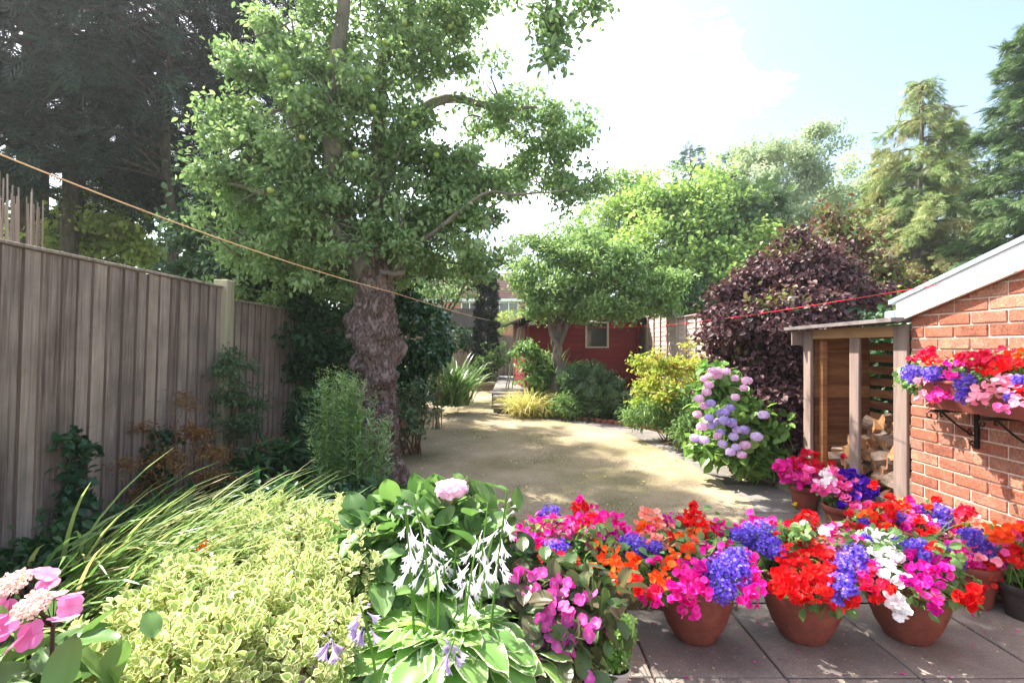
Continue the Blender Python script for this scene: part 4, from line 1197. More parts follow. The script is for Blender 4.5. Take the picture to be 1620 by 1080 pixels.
t = shrub('rusty_shrub', 'brown and rust coloured seed headed shrub against the near fence', 'shrub', np.array([-2.0, 3.3, 0]), [B(270, 700, 3.3, 55, 45, 60), B(310, 750, 3.2, 70, 45, 90), B(230, 750, 3.1, 40, 50, 50), B(360, 720, 3.5, 50, 30, 40), B(290, 650, 3.4, 26, 22, 14), B(410, 715, 3.8, 40, 20, 30)], 'rust', DIAM, .022, per=14, spread=.035, seed=38, nst=46, rs=.004)
shrub('perennial', 'dark green whorled leaves below the fence post', 'plant', G(420, 3.5), [B(380, 760, 3.4, 60, 30, 50), B(440, 740, 3.7, 45, 40, 50), B(350, 800, 3.0, 60, 25, 40), B(470, 700, 4.2, 30, 60, 50)], 'darkleaf', LEAFN, .11, per=12, spread=.05, seed=39, up=.9)
shrub('perennial', 'low shaded leaves filling the bed behind the variegated euonymus', 'plant', G(480, 2.9), [B(480, 800, 3.0, 90, 30, 90), B(560, 810, 3.0, 50, 30, 50), B(250, 850, 2.6, 110, 40, 80), B(130, 880, 2.3, 90, 50, 70)], 'darkleaf', LEAF, .06, per=14, spread=.06, seed=40, up=.9)

# tall goldenrod clump
def spires():
    c = G(548, 3.55)
    t = thing('goldenrod', 'tall feathery clump of goldenrod stems in bud in front of the apple trunk', 'plant', c)
    r = np.random.default_rng(4)
    st, Pp, D, N, Bp = [], [], [], [], []
    for k in range(120):
        px = r.normal(550, 32); d = 3.55 + r.normal() * .16
        px = min(max(px, 490), 612)
        top = 562 + (abs(px - 530) * .9) + abs(r.normal()) * 80
        e = P(px + r.normal() * 10, top, d); s = G(548 + (px - 548) * .6, d)
        pts = bez(s, (s + e) / 2 + r.normal(size=3) * .03, e, 7)
        st.append(tube(pts, np.linspace(.004, .0018, 7), 4, rnd=r.random()))
        n = 50
        u = r.uniform(.12, 1.0, n)
        q = np.stack([np.interp(u * 6, range(7), pts[:, i]) for i in range(3)], 1)
        Pp.append(q); a = r.random(n) * 6.28
        D.append(np.stack([np.cos(a), np.sin(a), r.uniform(.3, 1.1, n)], 1)); N.append(np.stack([-np.cos(a) * .7, -np.sin(a) * .7, np.ones(n)], 1) + r.normal(size=(n, 3)) * .2)
        m = 12
        Bp.append(e + r.normal(size=(m, 3)) * np.array([.016, .016, .032]) - np.array([0, 0, .02]))
    Pp, D, N, Bp = map(np.concatenate, (Pp, D, N, Bp))
    mkj('stems', st, M['stem'], t)
    V, Fc, A = inst(LEAFN, Pp, D, N, r.uniform(.04, .085, len(Pp)), .75)
    mk('foliage', V, Fc, M['goldenrod'], t, A)
    V, Fc, A = inst(DIAM, Bp, nz(r.normal(size=Bp.shape) + [0, 0, 1]), rdir(len(Bp)), .013)
    mk('flower_buds', V, Fc, M['goldenbud'], t, A)
spires()

# strap leaved plants
def strap(name, label, cat, c, n, L, W, th0, th1, mat, az=None, spr=.08, seed=1, spread_az=3.14, group=None, seg=7):
    t = thing(name, label, cat, c, group)
    r = np.random.default_rng(seed)
    Bp = np.asarray(c) + r.normal(size=(n, 3)) * np.array([spr, spr, .0])
    A_ = (az if az is not None else 0) + (r.uniform(-1, 1, n) if spread_az > 2 else r.normal(size=n) * .6) * spread_az
    V, Fc, A = ribbons(Bp, A_, r.uniform(.6, 1.1, n) * L, W * r.uniform(.7, 1.2, n), r.uniform(th0[0], th0[1], n), r.uniform(th1[0], th1[1], n), seg=seg)
    mk('leaves', V, Fc, M[mat], t, A)
    return t
strap('strap_leaved_plant', 'spiky strap leaved plant arching over the timber sleeper', 'plant', G(718, 9.6, .25), 300, 1.05, .042, (.0, .8), (.7, 2.3), 'cordy', spr=.12, seed=51)
strap('strap_leaved_plant', 'cordyline with long blades between the leafy shrub and the small tree trunk', 'plant', G(872, 10.2, .45), 150, 1.0, .045, (.05, .8), (.6, 1.9), 'cordy', spr=.08, seed=52)
strap('ornamental_grass', 'pale straw coloured grass tuft spilling beside the steps', 'grass clump', G(835, 9.35), 800, .74, .015, (.1, 1.0), (1.5, 2.7), 'straw', spr=.13, seed=53)
strap('ornamental_grass', 'smaller straw coloured tuft joined to the right of the pale grass by the steps', 'grass clump', G(862, 9.3), 320, .52, .013, (.1, 1.0), (1.5, 2.6), 'straw', spr=.1, seed=54)
# daylily mass, leaning to the right
for k, (x, y, n, lab) in enumerate([(-1.98, 2.35, 200, 'clump of long daylily leaves arching up against the near fence'), (-1.8, 2.0, 330, 'dense daylily clump sweeping right towards the variegated euonymus'),
                                    (-1.55, 1.8, 240, 'daylily clump behind the pink lacecap flowers'), (-1.5, 2.35, 220, 'shaded daylily clump at the back edge of the euonymus')]):
    strap('daylily', lab, 'plant', np.array([x, y, .12]), n, .85, .02, (.3, .9), (1.1, 2.1), 'daylily', az=.12, spr=.13, seed=60 + k, spread_az=.75)

# right of the steps
shrub('leafy_shrub', 'bright leafy shrub at the corner of the red shed above the straw grass', 'shrub', G(842, 10.0, .3), [B(838, 565, 9.9, 22, 25, 60), B(845, 600, 9.8, 26, 25, 60), B(860, 580, 10.1, 18, 26, 36)], 'midgreen', LEAF, .1, per=12, spread=.07, seed=71)
shrub('cotoneaster', 'spreading feathery evergreen bush in front of the red shed', 'shrub', G(935, 9.3, .1), [B(930, 620, 9.4, 40, 28, 100), B(960, 640, 9.2, 40, 20, 80), B(920, 590, 9.6, 30, 22, 50), B(940, 655, 9.0, 50, 14, 70), B(985, 650, 9.0, 24, 16, 30)], 'cotone', FROND, .2, per=9, spread=.1, seed=72, droop=-.5, up=.5)
shrub('cistus', 'low grey green shrublet between the straw grass and the feathery bush', 'shrub', G(888, 8.9, .1), [B(888, 638, 8.9, 20, 18, 40), B(905, 650, 8.9, 18, 14, 30)], 'midgreen', LEAF, .05, per=14, spread=.05, seed=73)
tree('pear_tree', 'small round crowned tree leaning in front of the red shed', 'tree', G(885, 9.7, .15), P(880, 500, 9.8), .15,
     [B(880, 430, 9.8, 60, 45, 170), B(950, 420, 9.7, 60, 50, 190), B(1010, 440, 9.6, 50, 42, 150), B(920, 385, 9.9, 60, 30, 100), B(850, 400, 9.8, 35, 28, 60), B(975, 475, 9.5, 60, 25, 110), B(900, 480, 9.7, 55, 25, 90), B(1050, 450, 9.5, 30, 25, 45), B(840, 445, 9.6, 25, 25, 35), B(1020, 480, 9.5, 28, 20, 30), B(895, 490, 9.5, 50, 20, 60), B(950, 492, 9.4, 50, 16, 46), B(850, 480, 9.6, 26, 24, 34), B(1000, 488, 9.4, 40, 18, 40), B(1050, 480, 9.3, 24, 20, 20)],
     'pear', LEAF, .1, per=17, spread=.12, seed=74, nl=6, bark='greybark')
shrub('gold_shrub', 'yellow green shrub with orange tipped leaves in front of the lap fence', 'shrub', G(1060, 7.0), [B(1035, 590, 7.0, 30, 35, 90), B(1085, 580, 7.0, 45, 35, 130), B(1060, 620, 6.8, 50, 30, 120), B(1110, 610, 6.6, 30, 40, 70), B(1020, 575, 7.1, 15, 12, 16)], 'gold', LEAF, .055, per=15, spread=.06, seed=75)
shrub('green_shrub', 'bushy green shrub spilling over the path below the yellow shrub', 'shrub', G(1050, 6.9), [B(1030, 650, 7.1, 35, 30, 90), B(1070, 660, 6.6, 40, 30, 110), B(1100, 680, 6.2, 30, 30, 70), B(1110, 650, 6.2, 30, 40, 60)], 'midgreen', LEAFN, .075, per=18, spread=.06, seed=76)

# purple shrub
t = shrub('purple_shrub', 'large dark purple leaved shrub between the mophead hydrangea and the log store', 'shrub', G(1215, 5.6), [B(1200, 520, 5.7, 75, 55, 240), B(1168, 540, 6.2, 42, 52, 120), B(1240, 580, 5.4, 50, 50, 180), B(1230, 640, 5.3, 50, 50, 160), B(1250, 700, 5.1, 30, 40, 90), B(1170, 590, 5.9, 40, 50, 110),
     B(1260, 500, 5.8, 60, 40, 130), B(1250, 450, 6.0, 55, 30, 60), B(1320, 480, 6.2, 50, 25, 50), B(1190, 470, 6.0, 40, 25, 30), B(1255, 740, 4.9, 20, 15, 20), B(1345, 470, 5.9, 45, 34, 50), B(1170, 470, 6.1, 14, 40, 16), B(1205, 440, 6.1, 12, 40, 14), B(1250, 415, 6.1, 14, 45, 18), B(1290, 420, 6.1, 16, 45, 18), B(1135, 505, 6.2, 14, 34, 16), B(1330, 430, 6.2, 14, 40, 14), B(1290, 500, 5.6, 50, 30, 110), B(1300, 460, 6.0, 60, 30, 80), B(1230, 500, 5.8, 60, 40, 110)], 'purple', LEAFW, .062, per=18, spread=.075, seed=77, nst=30, up=.5, rs=.014, sat=9, sub=7)
t = shrub('copper_shrub', 'airy reddish brown and green sprays rising above the purple shrub', 'shrub', G(1290, 6.6), [B(1180, 540, 5.75, 40, 40, 40), B(1240, 500, 5.6, 50, 40, 46), B(1290, 490, 5.5, 40, 30, 30), B(1205, 455, 6.4, 22, 34, 22), B(1235, 410, 6.5, 14, 34, 12), B(1180, 480, 6.4, 16, 30, 12), B(1280, 420, 6.6, 40, 45, 50), B(1330, 420, 6.8, 50, 50, 70), B(1270, 380, 6.6, 20, 30, 14), B(1350, 380, 6.8, 30, 40, 30), B(1230, 430, 6.6, 25, 25, 16), B(1380, 450, 6.8, 30, 35, 40), B(1200, 440, 6.6, 18, 20, 8), B(1320, 350, 6.7, 20, 20, 7), B(1410, 450, 6.9, 30, 40, 30), B(1300, 450, 6.5, 50, 30, 60)], 'copper', LEAFW, .065, per=18, spread=.1, seed=78, nst=26, up=.5, rs=.012, sat=4, sub=7)
shrub('yellow_bush', 'yellowish leafy bush showing just above the log store roof', 'shrub', G(1390, 6.3), [B(1385, 480, 6.3, 35, 25, 50), B(1410, 460, 6.5, 20, 20, 20), B(1350, 490, 6.2, 30, 15, 26)], 'limebush', LEAFW, .06, per=12, spread=.07, seed=79)

# mophead hydrangea
def mophead(c, r, mat, parent, n=None, name='flower_head', fs=.011, tm=FL4, squash=.8):
    c = np.asarray(c); n = n or int(26 + 2600 * r)
    i = np.arange(n) + .5
    ph = np.arccos(1 - 1.75 * i / n); th = np.pi * (1 + 5 ** .5) * i
    D = np.stack([np.cos(th) * np.sin(ph), np.sin(th) * np.sin(ph), np.cos(ph)], 1)
    q = c + D * np.array([r, r, r * squash]) * rng.uniform(.9, 1.06, (n, 1))
    V, Fc, A = inst(tm, q, nz(np.cross(D, rdir(n))), D + rng.normal(size=(n, 3)) * .22, fs * rng.uniform(.8, 1.2, n))
    return mk(name, V, Fc, PM[mat], parent, A)
HH = [(405, 478), (430, 465), (440, 440), (463, 440), (463, 463), (505, 443), (548, 475), (604, 487), (590, 522), (424, 507), (413, 541), (378, 571), (433, 593), (403, 605), (370, 646), (550, 565), (525, 615),
      (500, 635), (480, 640), (425, 662), (390, 704), (435, 700), (470, 682), (498, 676), (532, 686), (465, 748), (480, 730), (358, 758), (400, 768), (488, 786), (542, 752), (558, 720), (590, 720), (650, 752), (596, 792), (553, 802), (527, 824), (580, 838), (685, 648)]
hb = [B(1150, 650, 5.1, 38, 50, 100), B(1140, 610, 5.2, 26, 35, 50), B(1175, 680, 5.0, 42, 40, 90), B(1150, 710, 4.95, 35, 22, 60), B(1215, 680, 4.95, 24, 22, 36), B(1185, 725, 4.85, 26, 14, 30)]
t = shrub('hydrangea_bush', 'mophead hydrangea with pink and lilac flower balls beside the path', 'shrub', G(1165, 5.0, .12), hb, 'hydbush', HYDL, .1, per=9, spread=.07, seed=80, up=.8, smooth=True)
for k, (cx_, cy_) in enumerate(HH):
    px, py = 980 + cx_ / 3, 440 + cy_ / 3
    d = 4.68 + .25 * (1 - min(1, abs(py - 660) / 90)) * rng.uniform(-.4, .4) + (.25 if py < 600 else 0) - (.1 if py > 690 else 0)
    d -= .12 if px > 1145 else 0
    mat = 'blush' if py < 645 else random.choice(['mauve', 'lilac', 'blush', 'mauve', 'blush'])
    if 630 < py < 680 and px > 1120 and px < 1165: mat = 'lilac'
    mophead(P(px, py, d), rng.uniform(.036, .05), mat, t, n=60, fs=.0125)

# --- trees beyond the garden
tree('sycamore_tree', 'large broad leafed tree with bright yellow green tips beyond the lap fence', 'tree', P(1130, 0, 17) * [1, 1, 0], P(1120, 350, 17), .22,
     [B(1080, 340, 17, 70, 60, 130), B(1150, 370, 17, 75, 70, 170), B(1050, 400, 16.5, 70, 60, 120), B(1130, 440, 16, 80, 55, 150), B(1190, 430, 16.5, 50, 50, 90), B(1140, 310, 17, 50, 30, 60), B(1050, 310, 17, 40, 25, 30), B(1000, 340, 18, 40, 40, 40)],
     'sycamore', LEAFW, .17, per=46, spread=.3, seed=91, extra_blobs=[([B(1170, 400, 17.6, 70, 80, 110), B(1100, 450, 17.5, 90, 50, 110), B(1190, 340, 17.8, 40, 60, 60)], 'farconifer', FROND, .36, 40, .3)])
tree('ash_tree', 'lighter green tree left of the yellow tipped one above the shed tree', 'tree', P(980, 0, 19) * [1, 1, 0], P(985, 330, 19), .2,
     [B(985, 330, 19, 60, 50, 110), B(940, 370, 19, 40, 40, 60), B(1030, 310, 19.5, 50, 40, 70), B(990, 290, 19.5, 35, 18, 22), B(930, 420, 18, 40, 30, 50)], 'sycamore', LEAF, .16, per=40, spread=.3, seed=92)
conifer('pine_tree', 'bluish pine tip poking up behind the yellow tipped tree', P(1092, 0, 26) * [1, 1, 0], P(1092, 236, 26), .25, 2.6, .55, 'pine', 130, .45, 93, droop=.0, shape=.6)
conifer('pine_tree', 'smaller bluish pine tip between the eucalyptus and the yellow tipped tree', P(1157, 0, 26) * [1, 1, 0], P(1157, 246, 26), .2, 1.7, .6, 'pine', 80, .42, 94, droop=.0, shape=.7)
t = tree('eucalyptus_tree', 'tall pale grey green eucalyptus with open rounded heads against the sky', 'tree', P(1240, 0, 24) * [1, 1, 0], P(1245, 280, 24), .22,
     [B(1215, 240, 24, 34, 30, 34), B(1275, 225, 24, 40, 30, 44), B(1250, 280, 24, 50, 34, 56), B(1200, 290, 24, 30, 40, 36), B(1290, 300, 24, 40, 30, 34), B(1250, 340, 24, 60, 34, 50), B(1320, 320, 25, 34, 30, 26), B(1230, 400, 24, 60, 40, 50), B(1300, 380, 25, 50, 40, 40), B(1350, 300, 26, 40, 44, 50), B(1330, 370, 25, 50, 50, 60), B(1385, 340, 27, 40, 50, 50), B(1160, 300, 26, 30, 40, 30), B(1180, 250, 25, 15, 25, 8)],
     'eucal', LEAF, .2, per=60, spread=.34, seed=95, lumpy=.5)
conifer('cypress_tree', 'tall loose cypress with drooping yellow green fronds above the log store', P(1452, 0, 16) * [1, 1, 0], P(1458, 128, 16), .22, 2.9, .16, 'cypress', 230, .26, 96, droop=.5, shape=.62, tmpl=FROND3, per=64, rag=.5)
conifer('cypress_tree', 'shorter cypress leader to the left of the tall loose one', P(1400, 0, 17) * [1, 1, 0], P(1400, 235, 17), .14, 2.0, .3, 'cypress', 110, .25, 97, droop=.5, shape=.7, tmpl=FROND3, per=55, rag=.5)
conifer('cypress_tree', 'shorter cypress leader between the tall loose one and the dark conifer', P(1508, 0, 17) * [1, 1, 0], P(1508, 178, 17), .14, 1.9, .3, 'cypress', 120, .25, 98, droop=.5, shape=.7, tmpl=FROND3, per=55, rag=.5)
conifer('conifer_tree', 'dense dark green conifer at the right edge of the view', P(1665, 0, 13) * [1, 1, 0], P(1670, 20, 13), .3, 2.1, .1, 'farconifer', 420, .24, 99, droop=.12, shape=.42, tmpl=FROND3, per=70, rag=.3)
tree('background_tree', 'dark hedge like tree low behind the lap fence and purple shrub', 'tree', P(1150, 0, 15.5) * [1, 1, 0], P(1150, 480, 15.5), .12,
     [B(1080, 475, 15.5, 60, 25, 80), B(1180, 470, 15.5, 70, 35, 100), B(1260, 450, 16, 60, 50, 90), B(1340, 440, 17, 60, 50, 80), B(1440, 420, 18, 60, 60, 80), B(1010, 500, 15, 50, 20, 50), B(1530, 400, 19, 60, 60, 70)], 'sycdark', LEAFW, .14, per=30, spread=.22, seed=100)
tree('background_tree', 'soft pale green tree filling the gap behind the tall loose cypress', 'tree', P(1460, 0, 28) * [1, 1, 0], P(1460, 320, 28), .2,
     [B(1370, 330, 28, 50, 50, 70), B(1440, 320, 28, 60, 60, 80), B(1520, 320, 28, 60, 60, 80), B(1400, 400, 28, 60, 50, 80), B(1480, 400, 28, 60, 50, 80), B(1340, 390, 28, 40, 40, 50), B(1560, 400, 28, 50, 50, 50)],
     'eucal', LEAF, .26, per=40, spread=.4, seed=130)
# far left middle
conifer('columnar_conifer', 'narrow dark columnar conifer in front of the far house', G(766, 15.5, .3), P(772, 440, 15.5), .08, .27, .02, 'conifer', 300, .16, 101, droop=-.3, shape=.35)
shrub('far_shrub', 'small green shrubs beside the far end of the raised path', 'shrub', G(775, 15.0, .35), [B(770, 575, 14.8, 22, 22, 50), B(755, 590, 14.6, 22, 14, 36), B(793, 560, 15.6, 12, 30, 26), B(776, 560, 14.9, 12, 14, 16)], 'midgreen', LEAF, .1, per=12, spread=.1, seed=102)
shrub('dark_shrub', 'dark bush in front of the timber outbuilding', 'shrub', G(735, 16.5, .35), [B(722, 530, 16.6, 28, 14, 40), B(745, 540, 16.5, 20, 14, 26)], 'darkleaf', LEAF, .11, per=12, spread=.1, seed=103)
shrub('hedge', 'sunlit golden hedge below the windows of the far house', 'hedge', P(810, 0, 27) * [1, 1, 0], [B(805, 505, 27, 24, 12, 40), B(835, 503, 27, 24, 10, 40), B(785, 515, 27, 14, 14, 20)], 'limebush', LEAF, .16, per=14, spread=.16, seed=104, rs=.02)
shrub('garden_hedge', 'dark hedge behind the far fence at the back left', 'hedge', P(600, 0, 13) * [1, 1, 0], [B(600, 520, 13, 60, 50, 110), B(640, 560, 12.5, 40, 40, 70), B(540, 500, 12, 50, 70, 90)], 'darkleaf', LEAFW, .13, per=14, spread=.14, seed=105, rs=.03)
# upper canopy over the garden, right of the trunk: low branches by the house
tree('background_tree', 'dark green tree between the apple trunk and the far house', 'tree', G(700, 12, .2), P(700, 440, 12), .09,
     [B(700, 450, 12, 50, 30, 90), B(725, 415, 12, 35, 25, 50), B(650, 470, 12, 45, 30, 70), B(800, 415, 11.8, 40, 9, 18), B(825, 395, 11.5, 26, 18, 30)], 'apple', LEAF, .09, per=16, spread=.13, seed=106, bark='twig')

shrub('hedge', 'dark hedge glimpsed through the slats behind the log store', 'hedge', np.array([3.9, 4.2, 0]), [(np.array([3.7, y, z]), (.25, .4, .35), 60) for y in (3.9, 4.5, 5.1) for z in (.4, .9, 1.3)], 'darkleaf', LEAFW, .07, per=14, spread=.08, seed=120)
# ---------------------------------------------------------------- foreground bed
# variegated euonymus mound
EB = [B(430, 880, 2.25, 90, 70, 170, .35), B(520, 880, 2.15, 80, 70, 170, .35), B(560, 850, 2.4, 60, 45, 90, .25), B(420, 850, 2.45, 70, 45, 90, .25), B(350, 930, 1.95, 90, 60, 170, .3), B(470, 960, 1.75, 90, 70, 210, .28), B(560, 940, 1.85, 60, 70, 130, .25),
      B(300, 990, 1.6, 90, 60, 170, .25), B(400, 1010, 1.5, 90, 60, 190, .22), B(210, 1040, 1.45, 80, 50, 130, .2), B(320, 1070, 1.3, 100, 50, 170, .2), B(500, 1040, 1.45, 50, 50, 80, .2), B(590, 900, 2.1, 40, 50, 60, .2), B(150, 1090, 1.3, 70, 40, 80, .15)]
c = np.array([-.9, 1.9, 0])
t = thing('variegated_euonymus', 'mounded bush of small yellow edged variegated leaves filling the lower left', 'shrub', c)
Pp, O, R = clumps(EB, 1, .0, .55, .2, .6, seed=5)
k = Pp[:, 2] > .03; Pp = Pp[k]; R = R[k]; O = O[k]
# every clump is a shoot with opposite leaves
r_ = np.random.default_rng(77)
PP, DD, NN, RR, ST = [], [], [], [], []
for p, o_, rr in zip(Pp, O, R):
    d = nz(o_ * .4 + np.array([0, -.15, .9]) + r_.normal(size=3) * .35)
    L0 = r_.uniform(.05, .11)
    if r_.random() < .35: ST.append(tube([p - d * .1, p + d * L0], [.0016, .001], 4, rnd=r_.random()))
    nn = 9
    a0 = r_.random() * 6.28
    u1 = nz(np.cross(d, [.3, .2, .9])); u2 = np.cross(d, u1)
    for q in range(nn):
        a = a0 + q * 2.4
        rad = u1 * math.cos(a) + u2 * math.sin(a)
        f = q / nn
        PP.append(p + d * L0 * f); DD.append(rad * (1 - .55 * f) + d * (.25 + .7 * f)); NN.append(d - rad * .35 + r_.normal(size=3) * .2); RR.append(min(1, rr * .6 + r_.random() * .4))
PP, DD, NN = map(np.array, (PP, DD, NN))
V, Fc, A = inst(VAR, PP, DD, NN, r_.uniform(.024, .038, len(PP)), 1.0, np.array(RR))
mk('foliage', V, Fc, M['euony'], t, A)
mkj('stems', ST, M['brownstem'], t)
V, Fc, A = leafcloud([(b[0] - [0, 0, .08], b[1], b[2] // 3) for b in EB], LEAF, .035, per=12, spread=.05, shell=.1, seed=6, zmin=.02)
mk('inner_leaves', V, Fc, M['midgreen'], t, A)

# hostas: crown of big leaves
def hosta(label, c, n, L, mat, seed, tiltmin=.25, group=None, up=0.0):
    t = thing('hosta', label, 'plant', c, group)
    r = np.random.default_rng(seed)
    PP, DD, NN, SS, st = [], [], [], [], []
    for k in range(n):
        a = k * 2.4 + r.normal() * .2
        f = (k + .5) / n
        pet = L * (.35 + .75 * f)
        el = 1.35 - 1.05 * f + r.normal() * .08
        tip = np.asarray(c) + np.array([math.cos(a) * math.cos(el) * pet, math.sin(a) * math.cos(el) * pet, math.sin(el) * pet + up + .04])
        st.append(tube(bez(c, (np.asarray(c) + tip) / 2 + np.array([0, 0, .05]), tip, 5), [.006, .005, .004, .004, .003], 5, rnd=r.random()))
        el2 = .85 - 1.1 * f + r.normal() * .15
        d = np.array([math.cos(a) * math.cos(el2), math.sin(a) * math.cos(el2), math.sin(el2)])
        PP.append(tip); DD.append(d); NN.append(np.array([-math.cos(a) * math.sin(el2), -math.sin(a) * math.sin(el2), math.cos(el2)]) + r.normal(size=3) * .12); SS.append(L * r.uniform(.75, 1.05) * (.8 + .3 * f))
    mkj('stems', st, M['stem'], t)
    V, Fc, A = inst(HOSTA, np.array(PP), np.array(DD), np.array(NN), np.array(SS), r.uniform(.8, 1.0, n))
    o = mk('leaves', V, Fc, M[mat], t, A, smooth=True)
    return t
def bell(p, d, L, r, cols=None):
    """nodding trumpet: lathe like with 6 lobes"""
    d = nz(np.asarray(d, float)); u = nz(np.cross(d, [.2, .9, .1])); v = np.cross(d, u)
    prof = [(0, .12), (.3, .16), (.6, .38), (.85, .8), (1.0, 1.25)]
    n = 12; V = []
    for i, (x, w) in enumerate(prof):
        a = np.arange(n) / n * 6.283
        rr = r * w * (1 + (.3 if i == 4 else .06 * i) * np.cos(a * 6))
        lx = x + (.1 * np.cos(a * 6) if i == 4 else 0 * a)
        V.append(p + d * (lx * L)[:, None] + (np.cos(a) * rr)[:, None] * u + (np.sin(a) * rr)[:, None] * v)
    V = np.concatenate(V)
    i = np.arange(4)[:, None] * n; j = np.arange(n)[None]; k = (j + 1) % n
    return V, [np.stack([i + j, i + k, i + n + k, i + n + j], -1).reshape(-1, 4)], {'rnd': np.full(len(V), rng.random()), 'edge': np.zeros(len(V))}
def scape(t, base, top, nb, mat, L=.055, stem='stem', seed=0, z0=.72, rr=.011):
    r = np.random.default_rng(seed)
    pts = bez(base, (np.asarray(base) + top) / 2 + r.normal(size=3) * .03, top, 9)
    mkj('flower_stalk', [tube(pts, np.linspace(.0045, .0025, 9), 5, rnd=r.random())], M[stem], t)
    parts = []; buds = []
    for k in range(nb):
        f = z0 + (1 - z0) * k / nb
        q = np.array([np.interp(f * 8, range(9), pts[:, i]) for i in range(3)])
        a = r.random() * 6.28
        dz = -.9 if k < nb * .75 else .4
        d = np.array([math.cos(a) * .6, math.sin(a) * .6, dz * r.uniform(.6, 1.1)])
        s = L * (1 if k < nb * .75 else .45) * r.uniform(.8, 1.1)
        parts.append(bell(q + np.array([math.cos(a), math.sin(a), 0]) * .012, d, s, rr * (1 if k < nb * .75 else .35)))
    buds.append(tube([pts[-1], pts[-1] + np.array([0, 0, .018])], [.006, .001], 5))
    mkj('flower_spike', parts, PM[mat], t, smooth=True)

HC = P(705, 1030, 1.62); HC[2] = .32
h = hosta('large green hosta with cream edged leaves and tall white flower spikes at the bottom centre', HC, 80, .185, 'hosta', 3)
for k, (px, py, bx) in enumerate([(642, 790, 660), (654, 785, 672), (668, 800, 690), (690, 840, 700), (700, 875, 690), (722, 870, 715), (735, 905, 730), (765, 812, 740), (772, 795, 750), (802, 778, 775), (806, 790, 780), (785, 830, 760), (758, 850, 735), (745, 820, 735), (675, 820, 680), (640, 800, 655)]):
    d = 1.62 + rng.normal() * .08
    if k in (3, 7, 13, 14): continue
    tp = P(px, py, d); b0 = P(bx, 1010, d); scape(h, b0, tp, 9, 'hostabell', L=.054, seed=200 + k, z0=.52, rr=.0085)
HC2 = P(850, 1030, 1.6); HC2[2] = .26
hosta('smaller cream edged hosta spilling right under the purple lacecap hydrangea', P(800, 1050, 1.66) * [1, 1, 0] + [0, 0, .26], 46, .18, 'hosta', 4)
h = hosta('blue green hosta with lilac flower spikes low at the bottom edge', P(600, 1080, 1.35) * [1, 1, 0] + [0, 0, .28], 20, .15, 'hostablue', 5)
for k, (px, py, bx, by) in enumerate([(570, 958, 600, 1120), (525, 1005, 560, 1130), (495, 1060, 530, 1150), (720, 1008, 700, 1140), (698, 1060, 690, 1150)]):
    d = 1.28 + .03 * k
    scape(h, P(bx, by, d), P(px, py, d), 12, 'hostalilac', L=.036, stem='stem', seed=240 + k, z0=.72, rr=.009)
hosta('pale grey blue hosta leaf tips showing behind the euonymus', P(510, 830, 2.75) * [1, 1, 0] + [0, 0, .3], 14, .15, 'hostablue', 6)

# big leaved hydrangeas
def lacecap(t, c, r, mat, nf, fs, seed, nrm=(0, -.35, .95), fert='fertile'):
    rr = np.random.default_rng(seed)
    nrm = nz(np.array(nrm, float)); u = nz(np.cross(nrm, [0, 1, .1])); v = np.cross(nrm, u)
    a = np.arange(nf) / nf * 6.283 + rr.normal(size=nf) * .15
    rad = r * rr.uniform(.78, 1.1, nf)
    q = c + np.cos(a)[:, None] * rad[:, None] * u + np.sin(a)[:, None] * rad[:, None] * v - nrm * (r * rr.uniform(0, .25, nf))[:, None]
    N = nrm + (np.cos(a)[:, None] * u + np.sin(a)[:, None] * v) * .5 + rr.normal(size=(nf, 3)) * .2
    V, Fc, A = inst(T_flower(4, 1.05, .12, -.02, .2), q, rdir(nf), N, fs * rr.uniform(.85, 1.15, nf))
    mk('lacecap_florets', V, Fc, PM[mat], t, A)
    n = 260
    a = rr.random(n) * 6.283; q = np.sqrt(rr.random(n)) * r * .62
    p = c + (np.cos(a) * q)[:, None] * u + (np.sin(a) * q)[:, None] * v + nrm * (.012 + .02 * (1 - (q / r) ** 2) + rr.normal(size=n) * .003)[:, None]
    V, Fc, A = inst(TINY5, p, rdir(n), nrm + rr.normal(size=(n, 3)) * .5, .0042)
    mk('flower_centre', V, Fc, PM[fert], t, A)
    parts = [tube([c + nrm * .01, c - nrm * .05, c + np.array([0, 0.02, -.3])], [.003, .004, .005], 5)]
    for k in range(14):
        a = rr.random() * 6.28
        parts.append(tube([c - nrm * .05, c + (math.cos(a) * u + math.sin(a) * v) * r * .6], [.0018, .001], 4))
    mkj('flower_stalk', parts, M['darkstem'], t)
c = P(30, 1080, 1.02); c[2] = .25
t = shrub('lacecap_hydrangea', 'pink lacecap hydrangea at the bottom left corner', 'shrub', c, [B(20, 1070, 1.08, 60, 30, 12, .08), B(100, 1075, 1.1, 40, 30, 9, .08), B(50, 1110, 1.0, 90, 30, 16, .08), B(0, 1040, 1.15, 30, 40, 6, .06)], 'hydleaf', HYDL, .08, per=3, spread=.05, seed=111, up=1.0, stem='darkstem', smooth=True, sat=0)
lacecap(t, P(62, 968, 1.0), .052, 'lace', 9, .026, 1, (-.05, -.55, .85))
lacecap(t, P(30, 933, 1.12), .052, 'lace', 9, .025, 2, (0, -.5, .85))
lacecap(t, P(-60, 1010, 1.0), .052, 'lace', 8, .027, 3)

